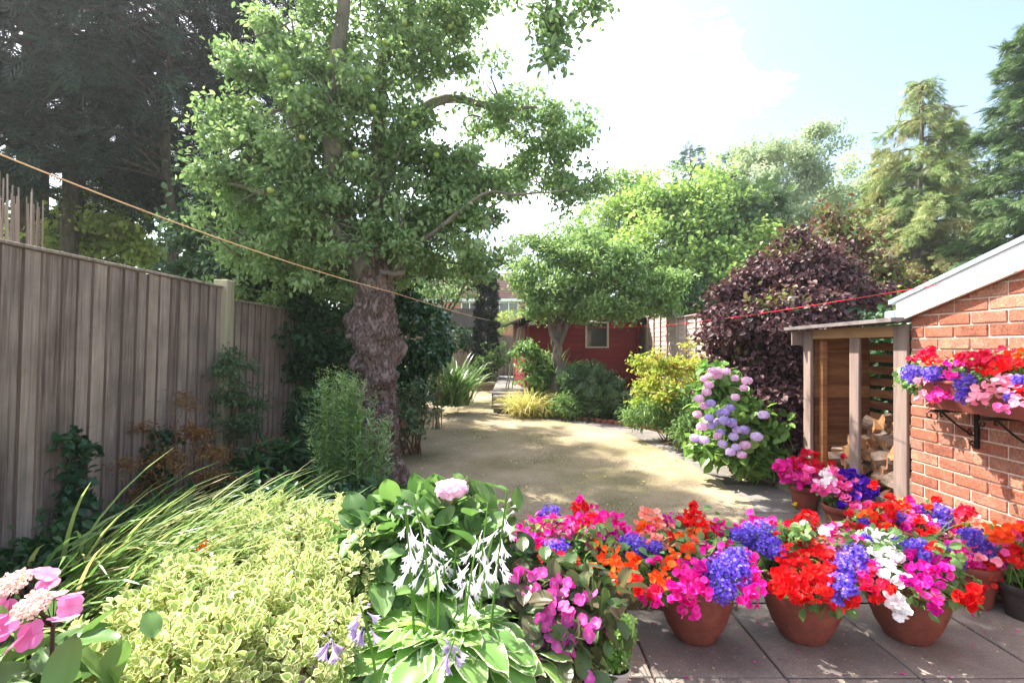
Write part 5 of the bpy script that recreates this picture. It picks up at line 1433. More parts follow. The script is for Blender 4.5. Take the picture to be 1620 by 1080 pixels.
c = P(690, 850, 2.0); c[2] = .1
t = shrub('hydrangea', 'bright green leaved hydrangea with one pale pink flower head above the white hosta flowers', 'shrub', c,
          [B(630, 840, 2.05, 40, 30, 40, .14), B(690, 860, 2.0, 60, 40, 60, .14), B(700, 810, 2.1, 40, 25, 26, .12), B(640, 890, 1.95, 30, 30, 30, .12), B(740, 870, 2.0, 50, 40, 40, .12), B(700, 920, 1.9, 70, 30, 40, .1), B(700, 990, 1.85, 90, 50, 50, .15)], 'hydleaf', HYDL, .11, per=6, spread=.06, seed=112, up=.9, nst=14, smooth=True, sat=1)
q = P(714, 766, 2.0)
mophead(q - [0, 0, .018], .062, 'blush', t, n=75, fs=.017, squash=.45)
mkj('flower_stalk', [tube(bez(c, (c + q) / 2, q, 6), .004, 5)], M['stem'], t)
mophead(P(748, 822, 2.2), .02, 'red', t, n=26, fs=.012)

# purple lacecap
c = P(890, 1040, 1.75); c[2] = 0.0
t = shrub('lacecap_hydrangea', 'dark leaved hydrangea with small magenta purple lacecap flowers between the hosta and the pots', 'shrub', c,
          [B(850, 930, 1.85, 50, 35, 40, .12), B(875, 990, 1.75, 50, 45, 60, .14), B(915, 940, 1.8, 35, 30, 34, .12), B(850, 1060, 1.7, 60, 50, 56, .12), B(810, 960, 1.85, 30, 30, 20, .1)], 'hyddark', HYDL, .068, per=7, spread=.05, seed=113, up=.8, stem='darkstem', smooth=True, sat=0)
for k, (px, py, d, n, fs) in enumerate([(855, 930, 1.68, 7, .02), (835, 940, 1.68, 6, .018), (884, 965, 1.62, 8, .022), (873, 966, 1.64, 4, .022), (935, 980, 1.62, 5, .02), (900, 1005, 1.58, 4, .02), (908, 1022, 1.56, 6, .022), (880, 1015, 1.58, 3, .022), (885, 925, 1.72, 6, .02), (905, 1075, 1.52, 5, .02), (830, 975, 1.7, 5, .02), (845, 905, 1.72, 6, .02), (862, 990, 1.6, 6, .02), (915, 950, 1.66, 6, .02), (820, 935, 1.72, 6, .02), (850, 1040, 1.56, 5, .02)]):
    p = P(px, py, d)
    q = p + rng.normal(size=(n, 3)) * np.array([.03, .012, .02])
    V, Fc, A = inst(T_flower(4, 1.05, .12), q, rdir(n), np.array([0, -.7, .6]) + rng.normal(size=(n, 3)) * .3, fs)
    mk('lacecap_florets', V, Fc, PM['lacedark'], t, A)

# pots ---------------------------------------------------------------
def pot(t, c, R, H, mat, style='bowl'):
    if style == 'bowl':
        pr = [(0.0, .0), (.50, 0), (.54, .02), (.57, .06), (.72, .2), (.86, .42), (.95, .66), (.98, .88), (.98, .92), (1.02, .93), (1.03, .97), (1.02, 1.0), (.93, 1.0), (.92, .93), (.9, .86)]
    elif style == 'classic':
        pr = [(0.0, 0), (.68, 0), (.70, .02), (.90, .74), (.90, .75), (1.0, .76), (1.02, .98), (1.0, 1.0), (.92, 1.0), (.90, .9), (.88, .84)]
    else:
        pr = [(0.0, 0), (.62, 0), (.64, .02), (.9, .9), (1.0, .94), (1.0, 1.0), (.93, 1.0), (.9, .9), (.88, .8)]
    V, Fc, A = lathe([(a * R, b * H) for a, b in pr], c, 40)
    mk('pot', V, Fc, M[mat], t, A, smooth=True)
    V, Fc, A = lathe([(0.001, H * .86), (R * .5, H * .87), (R * .9, H * .86)], c, 24)
    mk('compost', V, Fc, M['compost'], t, A)

CAMV = np.array([0, 0, EYE])
def clump(t, kind, col, px, py, r, d):
    """one coloured clump of bloom at a photo position and distance"""
    c = P(px, py, d); R = r * d / F * 1.05
    tocam = nz(CAMV - c); base = nz(tocam * .55 + np.array([-.15, .0, .75]))
    if kind == 'ger':
        n = int(34 + R * 900)
        D = rdir(n); D = D[D @ base > -.35]
        q = c + D * R * rng.uniform(.72, 1.03, (len(D), 1))
        V, Fc, A = inst(FL5, q, rdir(len(D)), D + rng.normal(size=D.shape) * .4, .0135 * rng.uniform(.8, 1.2, len(D)))
        o = mk('geranium_head', V, Fc, PM[col], t, A)
        s = c - np.array([0, -.02, R + .1])
        return o, tube([c, s], .0025, 5)
    if kind == 'imp':
        R *= 1.12; n = max(7, int((R / .021) ** 2 * 2.9))
        a = rng.random(n) * 6.283; q = np.sqrt(rng.random(n)) * R * 1.0
        u = nz(np.cross(base, [0, 0, 1.])); v = np.cross(base, u)
        p = c + (np.cos(a) * q)[:, None] * u + (np.sin(a) * q)[:, None] * v + base * (rng.normal(size=n) * .22 * R + .1 * R)[:, None]
        V, Fc, A = inst(FLP, p, rdir(n), base + rng.normal(size=(n, 3)) * .55, .0178 * rng.uniform(.7, 1.25, n))
        return mk('impatiens_cluster', V, Fc, PM[col], t, A), None
    if kind == 'pet':
        R *= 1.12; n = max(6, int((R / .03) ** 2 * 2.8))
        a = rng.random(n) * 6.283; q = np.sqrt(rng.random(n)) * R
        u = nz(np.cross(base, [0, 0, 1.])); v = np.cross(base, u)
        p = c + (np.cos(a) * q)[:, None] * u + (np.sin(a) * q)[:, None] * v + base * (rng.normal(size=n) * .2 * R)[:, None]
        V, Fc, A = inst(T_flower(5, 1.08, .45, .04, .3), p, rdir(n), base + rng.normal(size=(n, 3)) * .45, .028 * rng.uniform(.8, 1.15, n))
        return mk('petunia_cluster', V, Fc, PM[col], t, A), None
    if kind == 'lob':
        R *= .93; n = int(80 + (R / .05) ** 2 * 185)
        D = rdir(n); q = c + D * R * (rng.random((n, 1)) ** .45) * np.array([1.05, .9, .95]) * lump(D, int(px), .15)[:, None]
        V, Fc, A = inst(TINY5, q, rdir(n), tocam * .5 + D * .6 + rng.normal(size=(n, 3)) * .4 + [0, 0, .3], .0072 * rng.uniform(.75, 1.25, n))
        o = mk('lobelia_cluster', V, Fc, PM[col], t, A)
        m = n // 3
        D = rdir(m); q = c + D * R * rng.random((m, 1)) * .85
        V, Fc, A = inst(DIAMN, q, rdir(m) + [0, 0, .4], rdir(m), .014)
        mk('lobelia_leaves', V, Fc, M['potleaf'], t, A)
        return o, None

def flower_pot(label, c, R, H, mat, style, blooms, leafb, dfun, group='pots of bedding flowers on the patio', name='flower_pot', cat='flower pot', leaf='potleaf', lsz=.045):
    t = thing(name, label, cat, c, group)
    pot(t, c, R, H, mat, style)
    st = []
    for b in blooms:
        kind, col, px, py, r = b
        o, s = clump(t, kind, col, px, py, r, dfun(px, py))
        if s is not None: st.append(s)
    # stray single blooms that break the outline
    for k in range(16):
        b = blooms[int(rng.integers(len(blooms)))]
        px, py = b[2] + rng.normal() * 22, b[3] + rng.normal() * 13
        if b[0] in ('imp', 'pet'):
            clump(t, b[0], b[1], px, py, 5, dfun(px, py) - .03)
        elif b[0] == 'lob':
            clump(t, 'lob', b[1], px, py, 11, dfun(px, py) - .02)
    # stems from the compost to the blooms
    c = np.asarray(c)
    for b in blooms:
        e = P(b[2], b[3], dfun(b[2], b[3])) + [0, .03, -.02]
        s0 = c + [rng.normal() * R * .3, rng.normal() * R * .3, H * .85]
        st.append(tube(bez(s0, (s0 + e) / 2 + [0, 0, .06], e, 5), [.004, .003, .003, .002, .002], 4, rnd=rng.random()))
    mkj('stems', st, M['stem'], t)
    bl = []
    for (px, py, rx, ry, n) in leafb:
        d = dfun(px, py) + .12
        bl.append((P(px, py + 4, d), (rx * d / F, .06, ry * d / F * .9), int(n * .62)))
    V, Fc, A = leafcloud(bl, LEAFW, lsz, per=9, spread=.035, shell=.25, seed=int(blooms[0][2]), up=.6)
    mk('foliage', V, Fc, M[leaf], t, A)
    return t

# front row: flowers slope from the back top to the hanging front
dF = lambda px, py: float(np.interp(py, [800, 830, 860, 890, 930], [2.68, 2.56, 2.40, 2.22, 2.09]))
PB = [
 dict(label='pot of magenta, red, orange and blue flowers just behind the purple lacecap hydrangea', c=(.36, 2.5, .012), R=.16, H=.28, leafb=[(880, 870, 70, 45, 70), (950, 880, 60, 45, 60), (930, 880, 25, 20, 24), (850, 900, 50, 30, 36), (990, 900, 30, 35, 26)],
   bl=[('imp', 'magenta', 850, 850, 30), ('imp', 'magenta', 822, 862, 24), ('imp', 'pink', 880, 842, 26), ('imp', 'crimson', 838, 882, 22), ('imp', 'crimson', 868, 898, 24), ('imp', 'magenta', 795, 872, 14), ('imp', 'magenta', 962, 830, 22), ('imp', 'magenta', 985, 848, 18), ('imp', 'magenta', 805, 905, 14),
       ('imp', 'magenta', 900, 830, 22), ('imp', 'magenta', 935, 818, 20), ('imp', 'pink', 860, 825, 18), ('lob', 'lobelia', 878, 873, 26), ('lob', 'lobelia', 868, 816, 18), ('lob', 'lobelia', 1000, 864, 24), ('ger', 'red', 918, 803, 13), ('ger', 'red', 935, 836, 23), ('ger', 'red', 903, 893, 14), ('ger', 'palepink', 898, 902, 10),
       ('ger', 'pink', 815, 905, 18), ('ger', 'palepink', 832, 895, 14), ('imp', 'orange', 965, 880, 15), ('imp', 'orange', 985, 900, 14), ('imp', 'orange', 960, 916, 13), ('imp', 'orange', 1000, 888, 12), ('imp', 'orange', 935, 905, 12), ('imp', 'red', 1010, 916, 11), ('imp', 'red', 1011, 928, 9), ('imp', 'red', 952, 938, 10),
       ('imp', 'magenta', 940, 855, 18), ('imp', 'orange', 980, 925, 12), ('imp', 'magenta', 1030, 948, 13), ('imp', 'crimson', 1022, 940, 9), ('imp', 'plum', 960, 848, 14), ('imp', 'crimson', 880, 925, 12), ('imp', 'orange', 1000, 910, 10)]),
 dict(label='terracotta bowl with orange, magenta and blue flowers, leftmost of the three big bowls', c=(.855, 2.36, .012), R=.178, H=.31, leafb=[(1050, 870, 50, 45, 60), (1110, 880, 50, 40, 46), (1070, 900, 40, 30, 34), (1130, 850, 40, 25, 24), (1050, 925, 20, 14, 10), (1170, 880, 30, 40, 26)],
   bl=[('imp', 'salmon', 1025, 822, 18), ('imp', 'salmon', 1045, 838, 18), ('imp', 'orange', 1016, 838, 14), ('imp', 'salmon', 1035, 852, 16), ('ger', 'red', 1098, 822, 17), ('ger', 'red', 1116, 842, 18), ('ger', 'red', 1098, 800, 5), ('imp', 'red', 1085, 828, 14), ('imp', 'orange', 1080, 880, 15), ('imp', 'orange', 1062, 892, 13), ('imp', 'orange', 1047, 918, 12),
       ('imp', 'orange', 1094, 852, 13), ('imp', 'magenta', 1126, 870, 15), ('imp', 'magenta', 1035, 886, 8), ('imp', 'magenta', 1085, 905, 18), ('imp', 'magenta', 1070, 922, 16), ('imp', 'magenta', 1100, 925, 16), ('imp', 'magenta', 1117, 932, 14), ('imp', 'magenta', 1092, 948, 14), ('imp', 'magenta', 1090, 964, 14), ('imp', 'magenta', 1152, 868, 11),
       ('imp', 'magenta', 1182, 886, 14), ('imp', 'magenta', 1192, 912, 15), ('imp', 'magenta', 1196, 930, 14), ('imp', 'magenta', 1192, 950, 11), ('imp', 'magenta', 1180, 935, 11), ('imp', 'magenta', 1140, 832, 12), ('imp', 'magenta', 1165, 838, 11), ('imp', 'plum', 1062, 822, 11), ('imp', 'salmon', 1064, 858, 9), ('imp', 'orange', 1038, 915, 10), ('imp', 'plum', 1100, 895, 12),
       ('lob', 'lobelia', 1150, 906, 36), ('lob', 'lobelia', 1142, 936, 22), ('lob', 'lobelia', 1165, 885, 24), ('lob', 'lobelia', 1010, 868, 16)]),
 dict(label='terracotta bowl overflowing with bright red flowers, middle of the three big bowls', c=(1.36, 2.36, .012), R=.182, H=.31, leafb=[(1270, 880, 60, 45, 70), (1220, 860, 40, 35, 36), (1330, 880, 40, 45, 40), (1300, 930, 50, 25, 30), (1290, 845, 40, 20, 24)],
   bl=[('ger', 'red', 1276, 826, 18), ('imp', 'red', 1247, 852, 15), ('imp', 'red', 1257, 878, 18), ('imp', 'red', 1282, 868, 18), ('imp', 'red', 1302, 888, 16), ('imp', 'red', 1272, 903, 20), ('imp', 'red', 1245, 905, 17), ('imp', 'red', 1236, 930, 14), ('imp', 'red', 1258, 935, 17), ('imp', 'red', 1282, 933, 17), ('imp', 'red', 1302, 925, 16), ('imp', 'red', 1314, 905, 14),
       ('imp', 'red', 1268, 948, 12), ('imp', 'red', 1310, 948, 12), ('imp', 'red', 1322, 957, 9), ('imp', 'crimson', 1235, 838, 13), ('imp', 'magenta', 1213, 826, 12), ('imp', 'magenta', 1190, 826, 12), ('imp', 'red', 1258, 835, 12), ('imp', 'red', 1295, 860, 13), ('imp', 'red', 1230, 915, 10), ('imp', 'red', 1290, 908, 14), ('imp', 'red', 1240, 880, 12),
       ('lob', 'lobelia', 1200, 848, 30), ('lob', 'lobelia', 1222, 866, 20), ('lob', 'lobelia', 1170, 848, 16), ('lob', 'lobelia', 1340, 900, 28), ('lob', 'lobelia', 1330, 926, 22), ('lob', 'lobelia', 1352, 880, 22), ('lob', 'lobelia', 1322, 950, 11), ('imp', 'pink', 1330, 852, 20), ('imp', 'magenta', 1350, 862, 16), ('imp', 'pink', 1318, 868, 13), ('imp', 'white', 1300, 838, 6), ('imp', 'magenta', 1312, 840, 10),
       ('imp', 'red', 1345, 950, 12), ('imp', 'crimson', 1368, 905, 14), ('imp', 'crimson', 1365, 925, 10)]),
 dict(label='terracotta bowl with white, plum and blue flowers, rightmost of the three big bowls', c=(1.85, 2.36, .012), R=.178, H=.31, leafb=[(1420, 890, 55, 45, 60), (1480, 900, 45, 40, 50), (1400, 860, 40, 25, 26), (1495, 935, 30, 16, 18), (1440, 925, 35, 20, 20), (1480, 870, 30, 25, 24)],
   bl=[('imp', 'white', 1372, 850, 12), ('imp', 'white', 1382, 874, 12), ('imp', 'white', 1402, 856, 12), ('imp', 'white', 1402, 885, 15), ('imp', 'white', 1416, 912, 16), ('imp', 'white', 1432, 921, 12), ('imp', 'white', 1400, 902, 12), ('imp', 'white', 1412, 946, 11), ('imp', 'white', 1428, 955, 12), ('imp', 'white', 1420, 964, 8), ('imp', 'white', 1388, 848, 10), ('imp', 'white', 1368, 864, 9),
       ('lob', 'lobelia', 1440, 870, 20), ('lob', 'lobelia', 1464, 882, 12), ('lob', 'lobelia', 1455, 862, 13), ('imp', 'plum', 1440, 893, 14), ('imp', 'magenta', 1460, 904, 16), ('imp', 'plum', 1476, 915, 13), ('imp', 'plum', 1490, 888, 12), ('imp', 'magenta', 1502, 906, 9), ('imp', 'plum', 1455, 915, 12), ('imp', 'magenta', 1468, 944, 14), ('imp', 'plum', 1473, 962, 8), ('imp', 'plum', 1482, 884, 10),
       ('imp', 'red', 1474, 870, 11), ('imp', 'red', 1526, 950, 9), ('imp', 'red', 1536, 938, 8), ('imp', 'red', 1516, 940, 7), ('imp', 'red', 1532, 957, 7), ('imp', 'magenta', 1380, 898, 9), ('imp', 'crimson', 1375, 928, 11), ('imp', 'red', 1388, 945, 9)]),
]
for q in PB:
    flower_pot(q['label'], np.array(q['c']), q['R'], q['H'], 'terra', 'bowl', q['bl'], q['leafb'], dF)

dB = lambda px, py: 3.05 - (py - 800) / 100 * .35
dC = lambda px, py: min(dB(px, py), 2.62 * F / max(1, px - 810) - .02)
flower_pot('small terracotta pot of scarlet geraniums on the paving right of the big bowls', np.array([2.42, 2.66, .012]), .125, .22, 'terra2', 'classic',
   [('ger', 'red', 1551, 913, 22), ('ger', 'red', 1562, 898, 16), ('ger', 'red', 1538, 925, 14), ('ger', 'red', 1568, 922, 12), ('imp', 'magenta', 1540, 885, 14), ('imp', 'magenta', 1572, 880, 16), ('imp', 'magenta', 1510, 868, 15), ('lob', 'lobelia', 1540, 850, 20), ('lob', 'lobelia', 1562, 868, 16), ('lob', 'lobelia', 1512, 892, 14), ('lob', 'lobelia', 1495, 870, 12), ('imp', 'pink', 1525, 862, 12), ('imp', 'magenta', 1552, 868, 10)],
   [(1540, 880, 40, 30, 40), (1560, 905, 25, 20, 20), (1510, 880, 25, 22, 20)], lambda px, py: min(2.6, 2.6 * F / (px - 810)))
flower_pot('pot of red, orange and magenta flowers at the back beside the log store', np.array([2.2, 3.02, .012]), .16, .3, 'terra', 'bowl',
   [('ger', 'red', 1395, 812, 18), ('ger', 'red', 1408, 806, 12), ('imp', 'orange', 1370, 812, 10), ('imp', 'red', 1382, 838, 18), ('imp', 'red', 1358, 845, 16), ('imp', 'red', 1410, 832, 15), ('imp', 'red', 1425, 800, 8), ('ger', 'red', 1408, 786, 5), ('imp', 'magenta', 1445, 800, 12), ('lob', 'lobelia', 1422, 818, 12), ('lob', 'lobelia', 1455, 806, 10), ('imp', 'pink', 1440, 820, 12), ('imp', 'orange', 1432, 806, 9), ('imp', 'magenta', 1350, 858, 12), ('imp', 'plum', 1428, 842, 11), ('lob', 'lobelia', 1368, 826, 9)],
   [(1390, 830, 50, 22, 46), (1430, 815, 35, 22, 34), (1425, 845, 16, 14, 16)], dC)
flower_pot('pot of blue lobelia, crimson geranium and white flowers against the brick wall', np.array([2.36, 2.92, .012]), .15, .3, 'terra', 'bowl',
   [('lob', 'lobelia', 1490, 814, 20), ('imp', 'white', 1478, 832, 9), ('imp', 'white', 1486, 840, 8), ('imp', 'white', 1470, 826, 7), ('ger', 'crimson', 1528, 812, 13), ('ger', 'red', 1482, 792, 6), ('imp', 'magenta', 1500, 848, 14), ('imp', 'red', 1455, 840, 15), ('imp', 'red', 1470, 850, 12), ('imp', 'orange', 1520, 838, 10), ('imp', 'salmon', 1548, 825, 9), ('imp', 'pink', 1512, 852, 12), ('imp', 'magenta', 1440, 838, 10), ('imp', 'palepink', 1505, 824, 8), ('imp', 'plum', 1450, 858, 12)],
   [(1490, 835, 45, 20, 46), (1520, 835, 30, 20, 26), (1460, 850, 30, 18, 22)], dC)
flower_pot('pot of orange and red flowers against the wall at the right edge', np.array([2.56, 2.52, .012]), .1, .17, 'blackplinth', 'classic',
   [('imp', 'orange', 1572, 838, 12), ('imp', 'orange', 1590, 843, 13), ('imp', 'red', 1612, 848, 12), ('ger', 'red', 1603, 880, 15), ('imp', 'orange', 1580, 850, 9), ('imp', 'pink', 1583, 865, 9), ('ger', 'crimson', 1630, 835, 12), ('imp', 'red', 1640, 860, 18), ('imp', 'orange', 1660, 880, 16), ('imp', 'palepink', 1580, 888, 6)],
   [(1600, 865, 30, 25, 40), (1590, 905, 16, 16, 14), (1640, 870, 30, 25, 30)], lambda px, py: min(2.5, 2.55 * F / (px - 810)))

flower_pot('small terracotta pot of magenta petunias nearest the hydrangea, in front of the log store', np.array([2.44, 4.2, .0 + g(4.2)]), .12, .2, 'terra2', 'classic',
   [('pet', 'magenta', 1252, 745, 18), ('pet', 'magenta', 1240, 738, 12), ('pet', 'magenta', 1262, 758, 14), ('pet', 'crimson', 1275, 738, 14), ('pet', 'crimson', 1292, 738, 9), ('pet', 'pink', 1292, 755, 14), ('pet', 'magenta', 1272, 750, 13), ('pet', 'red', 1284, 730, 8)],
   [(1272, 755, 34, 14, 46), (1282, 768, 20, 7, 16)], lambda px, py: 4.2 - (py - 740) * .004, group='small pots by the log store')
flower_pot('small terracotta pot of pink, white and violet petunias below the middle store post', np.array([2.42, 3.68, .0 + g(3.68)]), .135, .2, 'terra2', 'classic',
   [('pet', 'white', 1308, 752, 12), ('pet', 'white', 1298, 762, 8), ('pet', 'pink', 1322, 768, 16), ('pet', 'pink', 1342, 784, 13), ('pet', 'pink', 1305, 770, 10), ('pet', 'pink', 1350, 795, 9), ('pet', 'violet', 1348, 760, 18), ('pet', 'violet', 1368, 774, 14), ('pet', 'violet', 1338, 750, 10), ('pet', 'violet', 1376, 784, 8), ('pet', 'violet', 1360, 768, 12)],
   [(1335, 775, 36, 16, 44), (1350, 790, 24, 8, 18)], lambda px, py: 3.68 - (py - 760) * .004, group='small pots by the log store')

c = np.array([.40, 1.95, .012])
t = thing('potted_box_plant', 'little bright green box plant in a small white pot', 'potted plant', c)
pot(t, c, .058, .115, 'whitepot', 'cup')
bl = [(c + [0, 0, .2], (.05, .05, .07), 60), (c + [.03, 0, .26], (.04, .04, .05), 30), (c + [-.02, 0, .15], (.04, .04, .04), 20)]
V, Fc, A = leafcloud(bl, LEAFW, .018, per=12, spread=.014, seed=9, up=.8); mk('foliage', V, Fc, M['boxleaf'], t, A)
mkj('stems', [tube([c + [0, 0, .09], c + [rng.normal() * .03, rng.normal() * .03, .24]], .002, 4) for _ in range(8)], M['stem'], t)

# window box on the garage wall
c = np.array([2.58, 2.6, 1.08])
t = thing('window_box', 'brown trough of red, pink and blue flowers hung on the brick wall', 'window box', c)
ys_, ye = 3.02, 2.05
V = np.array([[2.50, ye, 1.00], [2.69, ye, 1.00], [2.69, ys_, 1.00], [2.50, ys_, 1.00], [2.46, ye - .02, 1.15], [2.70, ye - .02, 1.15], [2.70, ys_ + .02, 1.15], [2.46, ys_ + .02, 1.15]])
mk('trough', V, [BOXF], M['box'], t, {'rnd': np.full(8, .5)})
mkj('rim', [box(2.45, 2.705, ye - .03, ys_ + .03, 1.151, 1.168, bev=.004)], M['box'], t)
WB = [('imp', 'crimson', 1450, 566, 10), ('imp', 'crimson', 1473, 558, 12), ('lob', 'lobelia', 1443, 590, 17), ('lob', 'lobelia', 1477, 592, 16), ('imp', 'magenta', 1502, 595, 9), ('imp', 'magenta', 1493, 622, 12), ('imp', 'magenta', 1483, 628, 9), ('imp', 'crimson', 1513, 573, 14), ('imp', 'crimson', 1540, 572, 16), ('imp', 'crimson', 1580, 564, 17), ('imp', 'crimson', 1560, 568, 14),
      ('lob', 'lobelia', 1527, 607, 18), ('lob', 'lobelia', 1523, 627, 12), ('lob', 'lobelia', 1610, 600, 9), ('lob', 'lobelia', 1598, 627, 8), ('imp', 'palepink', 1580, 604, 16), ('imp', 'palepink', 1560, 620, 15), ('imp', 'palepink', 1597, 610, 15), ('imp', 'palepink', 1547, 630, 11), ('imp', 'palepink', 1612, 635, 10), ('imp', 'palepink', 1457, 603, 8), ('imp', 'palepink', 1460, 627, 8),
      ('imp', 'red', 1577, 582, 13), ('imp', 'red', 1562, 582, 12), ('imp', 'red', 1613, 613, 11), ('imp', 'red', 1523, 560, 8), ('imp', 'orange', 1607, 562, 10), ('imp', 'red', 1600, 578, 12), ('imp', 'pink', 1588, 643, 9), ('imp', 'salmon', 1475, 636, 8), ('imp', 'salmon', 1483, 572, 8), ('imp', 'magenta', 1500, 606, 10), ('imp', 'white', 1457, 602, 5), ('imp', 'plum', 1530, 585, 10), ('imp', 'magenta', 1505, 578, 9), ('imp', 'red', 1470, 570, 9),
      ('imp', 'red', 1640, 570, 18), ('imp', 'palepink', 1650, 610, 18), ('lob', 'lobelia', 1670, 590, 20), ('imp', 'crimson', 1690, 570, 20)]
for b in WB:
    d = 2.46 * F / max(580, b[2] - 810) * (1.0 + .02 * rng.normal())
    d = min(d, 3.12)
    if b[3] < 580: d *= 1.02
    d -= .05
    clump(t, b[0], b[1], b[2], b[3], b[4], d)
bl = []
for (px, py, rx, ry, n) in [(1470, 600, 30, 25, 40), (1510, 600, 30, 22, 46), (1560, 600, 35, 25, 56), (1600, 600, 30, 30, 50), (1650, 600, 40, 35, 50), (1540, 585, 40, 14, 40), (1590, 632, 30, 8, 20)]:
    d = min(2.56 * F / (px - 810), 3.12); bl.append((P(px, py, d), (.05, rx * d / F * 2.2, ry * d / F), n))
V, Fc, A = leafcloud(bl, LEAFW, .04, per=8, spread=.03, seed=15); mk('foliage', V, Fc, M['potleaf'], t, A)
def bracket(y, label):
    t = thing('scroll_bracket', label, 'bracket', (2.7, y, .9), 'iron brackets under the window box')
    parts = [box(2.695, 2.712, y - .012, y + .012, .77, 1.0, bev=.002), box(2.44, 2.70, y - .012, y + .012, .982, .9985, bev=.002)]
    pts = bez((2.70, y, .84), (2.62, y, .87), (2.50, y, .985), 9); parts.append(tube(pts, .006, 6))
    def spiral(cx, cz, r0, s, e, n=14):
        a = np.linspace(s, e, n); r = np.linspace(r0, r0 * .3, n)
        return tube(np.stack([cx + np.cos(a) * r, np.full(n, y), cz + np.sin(a) * r], 1), .0045, 5)
    parts += [spiral(2.43, .965, .022, 1.57, 7.5), spiral(2.675, .80, .02, -1.2, 5.5), spiral(2.665, .865, .02, 1.5, 8), spiral(2.50, .965, .016, 0, 6)]
    mkj('scroll', parts, M['iron'], t)
bracket(2.93, 'black scrolled iron bracket at the left end of the window box')
bracket(2.60, 'black scrolled iron bracket nearer the right edge under the window box')

# yellow loosestrife, small details
c = P(540, 860, 2.4); c[2] = .3
t = thing('loosestrife', 'small yellow flower spike poking up from the euonymus', 'plant', c)
for (px, py) in [(530, 812), (552, 806), (560, 800), (545, 818), (535, 830), (525, 822)]:
    p = P(px, py, 2.38); n = 7; q = p + rng.normal(size=(n, 3)) * .013
    V, Fc, A = inst(FL5, q, rdir(n), np.array([0, -.5, .7]) + rng.normal(size=(n, 3)) * .5, .016); mk('flower', V, Fc, PM['yellow'], t, A)
mkj('stems', [tube([c, P(px, 815, 2.4)], .003, 4) for px in (530, 545, 557)], M['stem'], t)
c = P(320, 880, 1.95); c[2] = .3
t = thing('daylily_flower', 'single orange daylily bloom among the long leaves', 'flower', c)
V, Fc, A = inst(T_flower(6, .8, .5), P(323, 861, 2.0)[None] + rng.normal(size=(3, 3)) * .012, rdir(3), np.array([[.1, -.8, .5], [-.5, -.6, .4], [.4, -.3, .8]]), .026)
mk('bloom', V, Fc, PM['orange'], t, A)
mkj('stem', [tube([c, P(323, 862, 2.0)], .003, 4)], M['stem'], t)
c = G(1250, 3.55, .0)
t = thing('dandelion', 'lone dried yellow flower stalk on the path edge', 'plant', c)
q = P(1257, 798, 3.5); q2 = P(1252, 850, 3.5)
mkj('stem', [tube([q2 * [1, 1, 0] + [0, 0, .03], q], .0025, 4)], M['stem'], t)
V, Fc, A = inst(FL5, q + rng.normal(size=(6, 3)) * .006, rdir(6), rdir(6) + [0, 0, 1], .015); mk('bloom', V, Fc, PM['yellow'], t, A)

# washing lines
def line(name, label, pts, r, mat):
    pts = np.array(pts, float)
    V = tube(pts, np.linspace(r, r * .3, len(pts)) if mat == 'redrope' else r, 6)
    o = mkj(name, [V], M[mat], smooth=True, org=pts[0])
    tag(o, label, 'washing line'); return o
a, b = P(-40, 228, 2.55), P(770, 506, 16.6)
tt = np.linspace(0, 1, 60)[:, None]
# straight in the photo up to the apple trunk then sagging
p0 = P(-40, 228, 2.3); p1 = P(620, 462, 4.45)
L1 = p0 + (p1 - p0) * tt; L1[:, 2] -= .05 * (4 * tt[:, 0] * (1 - tt[:, 0]))
p2 = P(783, 508, 16.8)
L2 = p1 + (p2 - p1) * tt; L2[:, 2] -= .03 * (4 * tt[:, 0] * (1 - tt[:, 0]))
line('washing_line', 'pale orange washing line running from the top left past the apple trunk', np.concatenate([L1, L2[1:]]), .0042, 'bluerope')
p0 = P(862, 517, 10.7); p1 = P(1020, 516, 10.4); p2 = P(1640, 424, 1.85)
L1 = p0 + (p1 - p0) * tt; L1[:, 2] -= .02 * (4 * tt[:, 0] * (1 - tt[:, 0]))
L2 = p1 + (p2 - p1) * tt; L2[:, 2] -= .045 * (4 * tt[:, 0] * (1 - tt[:, 0]))
line('washing_line', 'bright red washing line from the red shed across to the white barge board', np.concatenate([L1, L2[1:]]), .006, 'redrope')

# fallen petals
n = 90
q = np.stack([rng.uniform(.2, 2.5, n), rng.uniform(1.75, 2.6, n), np.full(n, .018)], 1)
V, Fc, A = inst(LEAFW, q, rdir(n) * [1, 1, .1], rdir(n) * .25 + [0, 0, 1], rng.uniform(.008, .02, n))
tag(mk('fallen_petals', V, Fc, PM['magenta'], None, A), 'magenta petals scattered on the patio slabs', 'petals', kind='stuff')
n = 700
yq = rng.uniform(2.7, 13.5, n); xq = rng.uniform(-2, 2.4, n)
q = np.stack([xq, yq, g(yq) + .012], 1)
V, Fc, A = inst(LEAFW, q, rdir(n) * [1, 1, .1], rdir(n) * .3 + [0, 0, 1], rng.uniform(.015, .04, n))
tag(mk('fallen_leaves', V, Fc, M['straw'], None, A), 'dry leaves scattered over lawn and path', 'leaves', kind='stuff')
n = 260
q = np.stack([rng.uniform(.0, 2.6, n), rng.uniform(1.6, 2.65, n), np.full(n, .017)], 1)
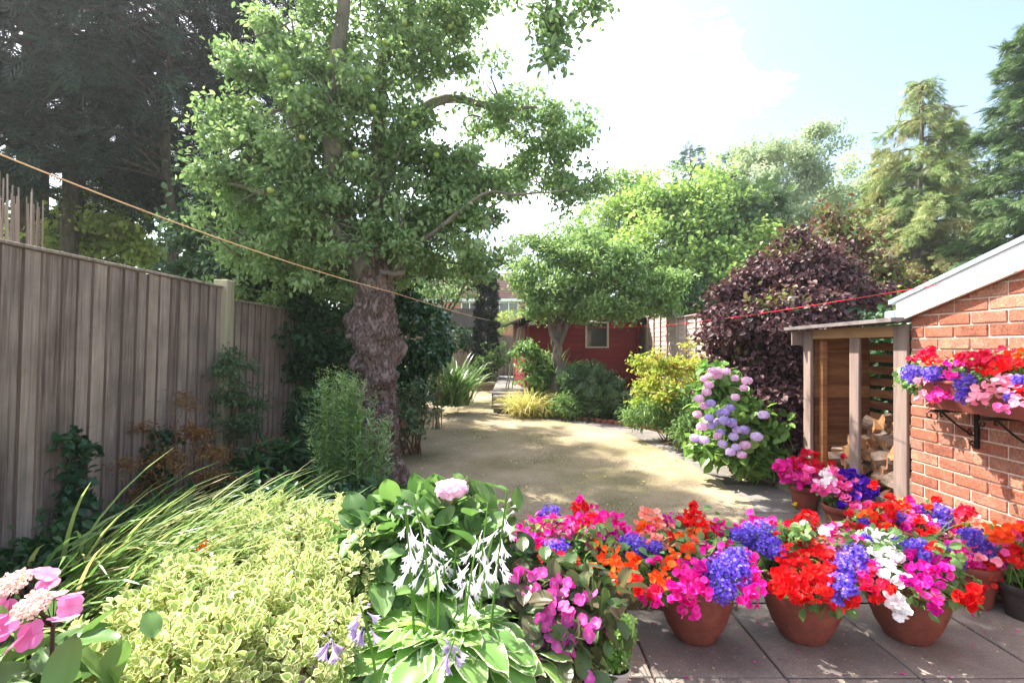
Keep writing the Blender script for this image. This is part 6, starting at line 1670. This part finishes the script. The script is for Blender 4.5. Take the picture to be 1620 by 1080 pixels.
V, Fc, A = inst(LEAFW, q, rdir(n) * [1, 1, .1], rdir(n) * .2 + [0, 0, 1], rng.uniform(.004, .012, n))
tag(mk('plant_litter', V, Fc, M['straw'], None, A), 'bits of dry litter on the patio slabs', 'litter', kind='stuff')

# lawn grass
n = 120000
yq = 2.66 + 7.5 * rng.random(n) ** 1.5
xl, xr = lawnL(yq) + .0, lawnR(yq)
xq = xl + (xr - xl) * rng.random(n)
q = np.stack([xq, yq, g(yq) + .002], 1)
dens = np.array([noise.noise(Vector((x * 1.1, y * 1.1, 3))) for x, y in zip(xq[:], yq[:])])
D = rng.normal(size=(n, 3)) * [.6, .6, .1] + [0, 0, .8]
S = rng.uniform(.007, .018, n) * np.clip(.8 + dens, .4, 1.4)
rn = np.clip(.62 - dens * .9 + rng.normal(size=n) * .22, 0, 1)
V, Fc, A = inst((np.array([[0, .09, 0], [0, -.09, 0], [1, 0, .1]]), np.array([[0, 1, 2]]), np.array([0, 0, 1.])), q, D, rdir(n), S, 1.0, rn)
tag(mk('lawn_grass', V, Fc, M['grassblade'], None, A), 'short dry grass of the parched lawn', 'grass', kind='stuff')
n = 5000
yq = rng.uniform(2.6, 2.72, n); xq = rng.uniform(-.5, 1.15, n)
V, Fc, A = inst(DIAMN, np.stack([xq, yq, np.zeros(n)], 1), rng.normal(size=(n, 3)) * [.5, .5, .1] + [0, 0, .8], rdir(n), rng.uniform(.025, .06, n), .5)
tag(mk('grass_fringe', V, Fc, M['grassblade'], None, A), 'fringe of longer grass along the patio edge', 'grass', kind='stuff')

# ---------------------------------------------------------------- thin volume box added to imitate the lens flare veil
m, N, L, out = newmat('haze')
pv = N.new('ShaderNodeVolumePrincipled')
pv.inputs['Color'].default_value = (.92, .95, 1.0, 1)
pv.inputs['Density'].default_value = 0.0014
pv.inputs['Anisotropy'].default_value = 0.55
L.new(pv.outputs[0], out.inputs['Volume'])
o = mkj('haze', [box(-125, 125, -65, 125, -1.1, 22)], m)
tag(o, None, None, kind='stuff')
scene.cycles.volume_bounces = 1
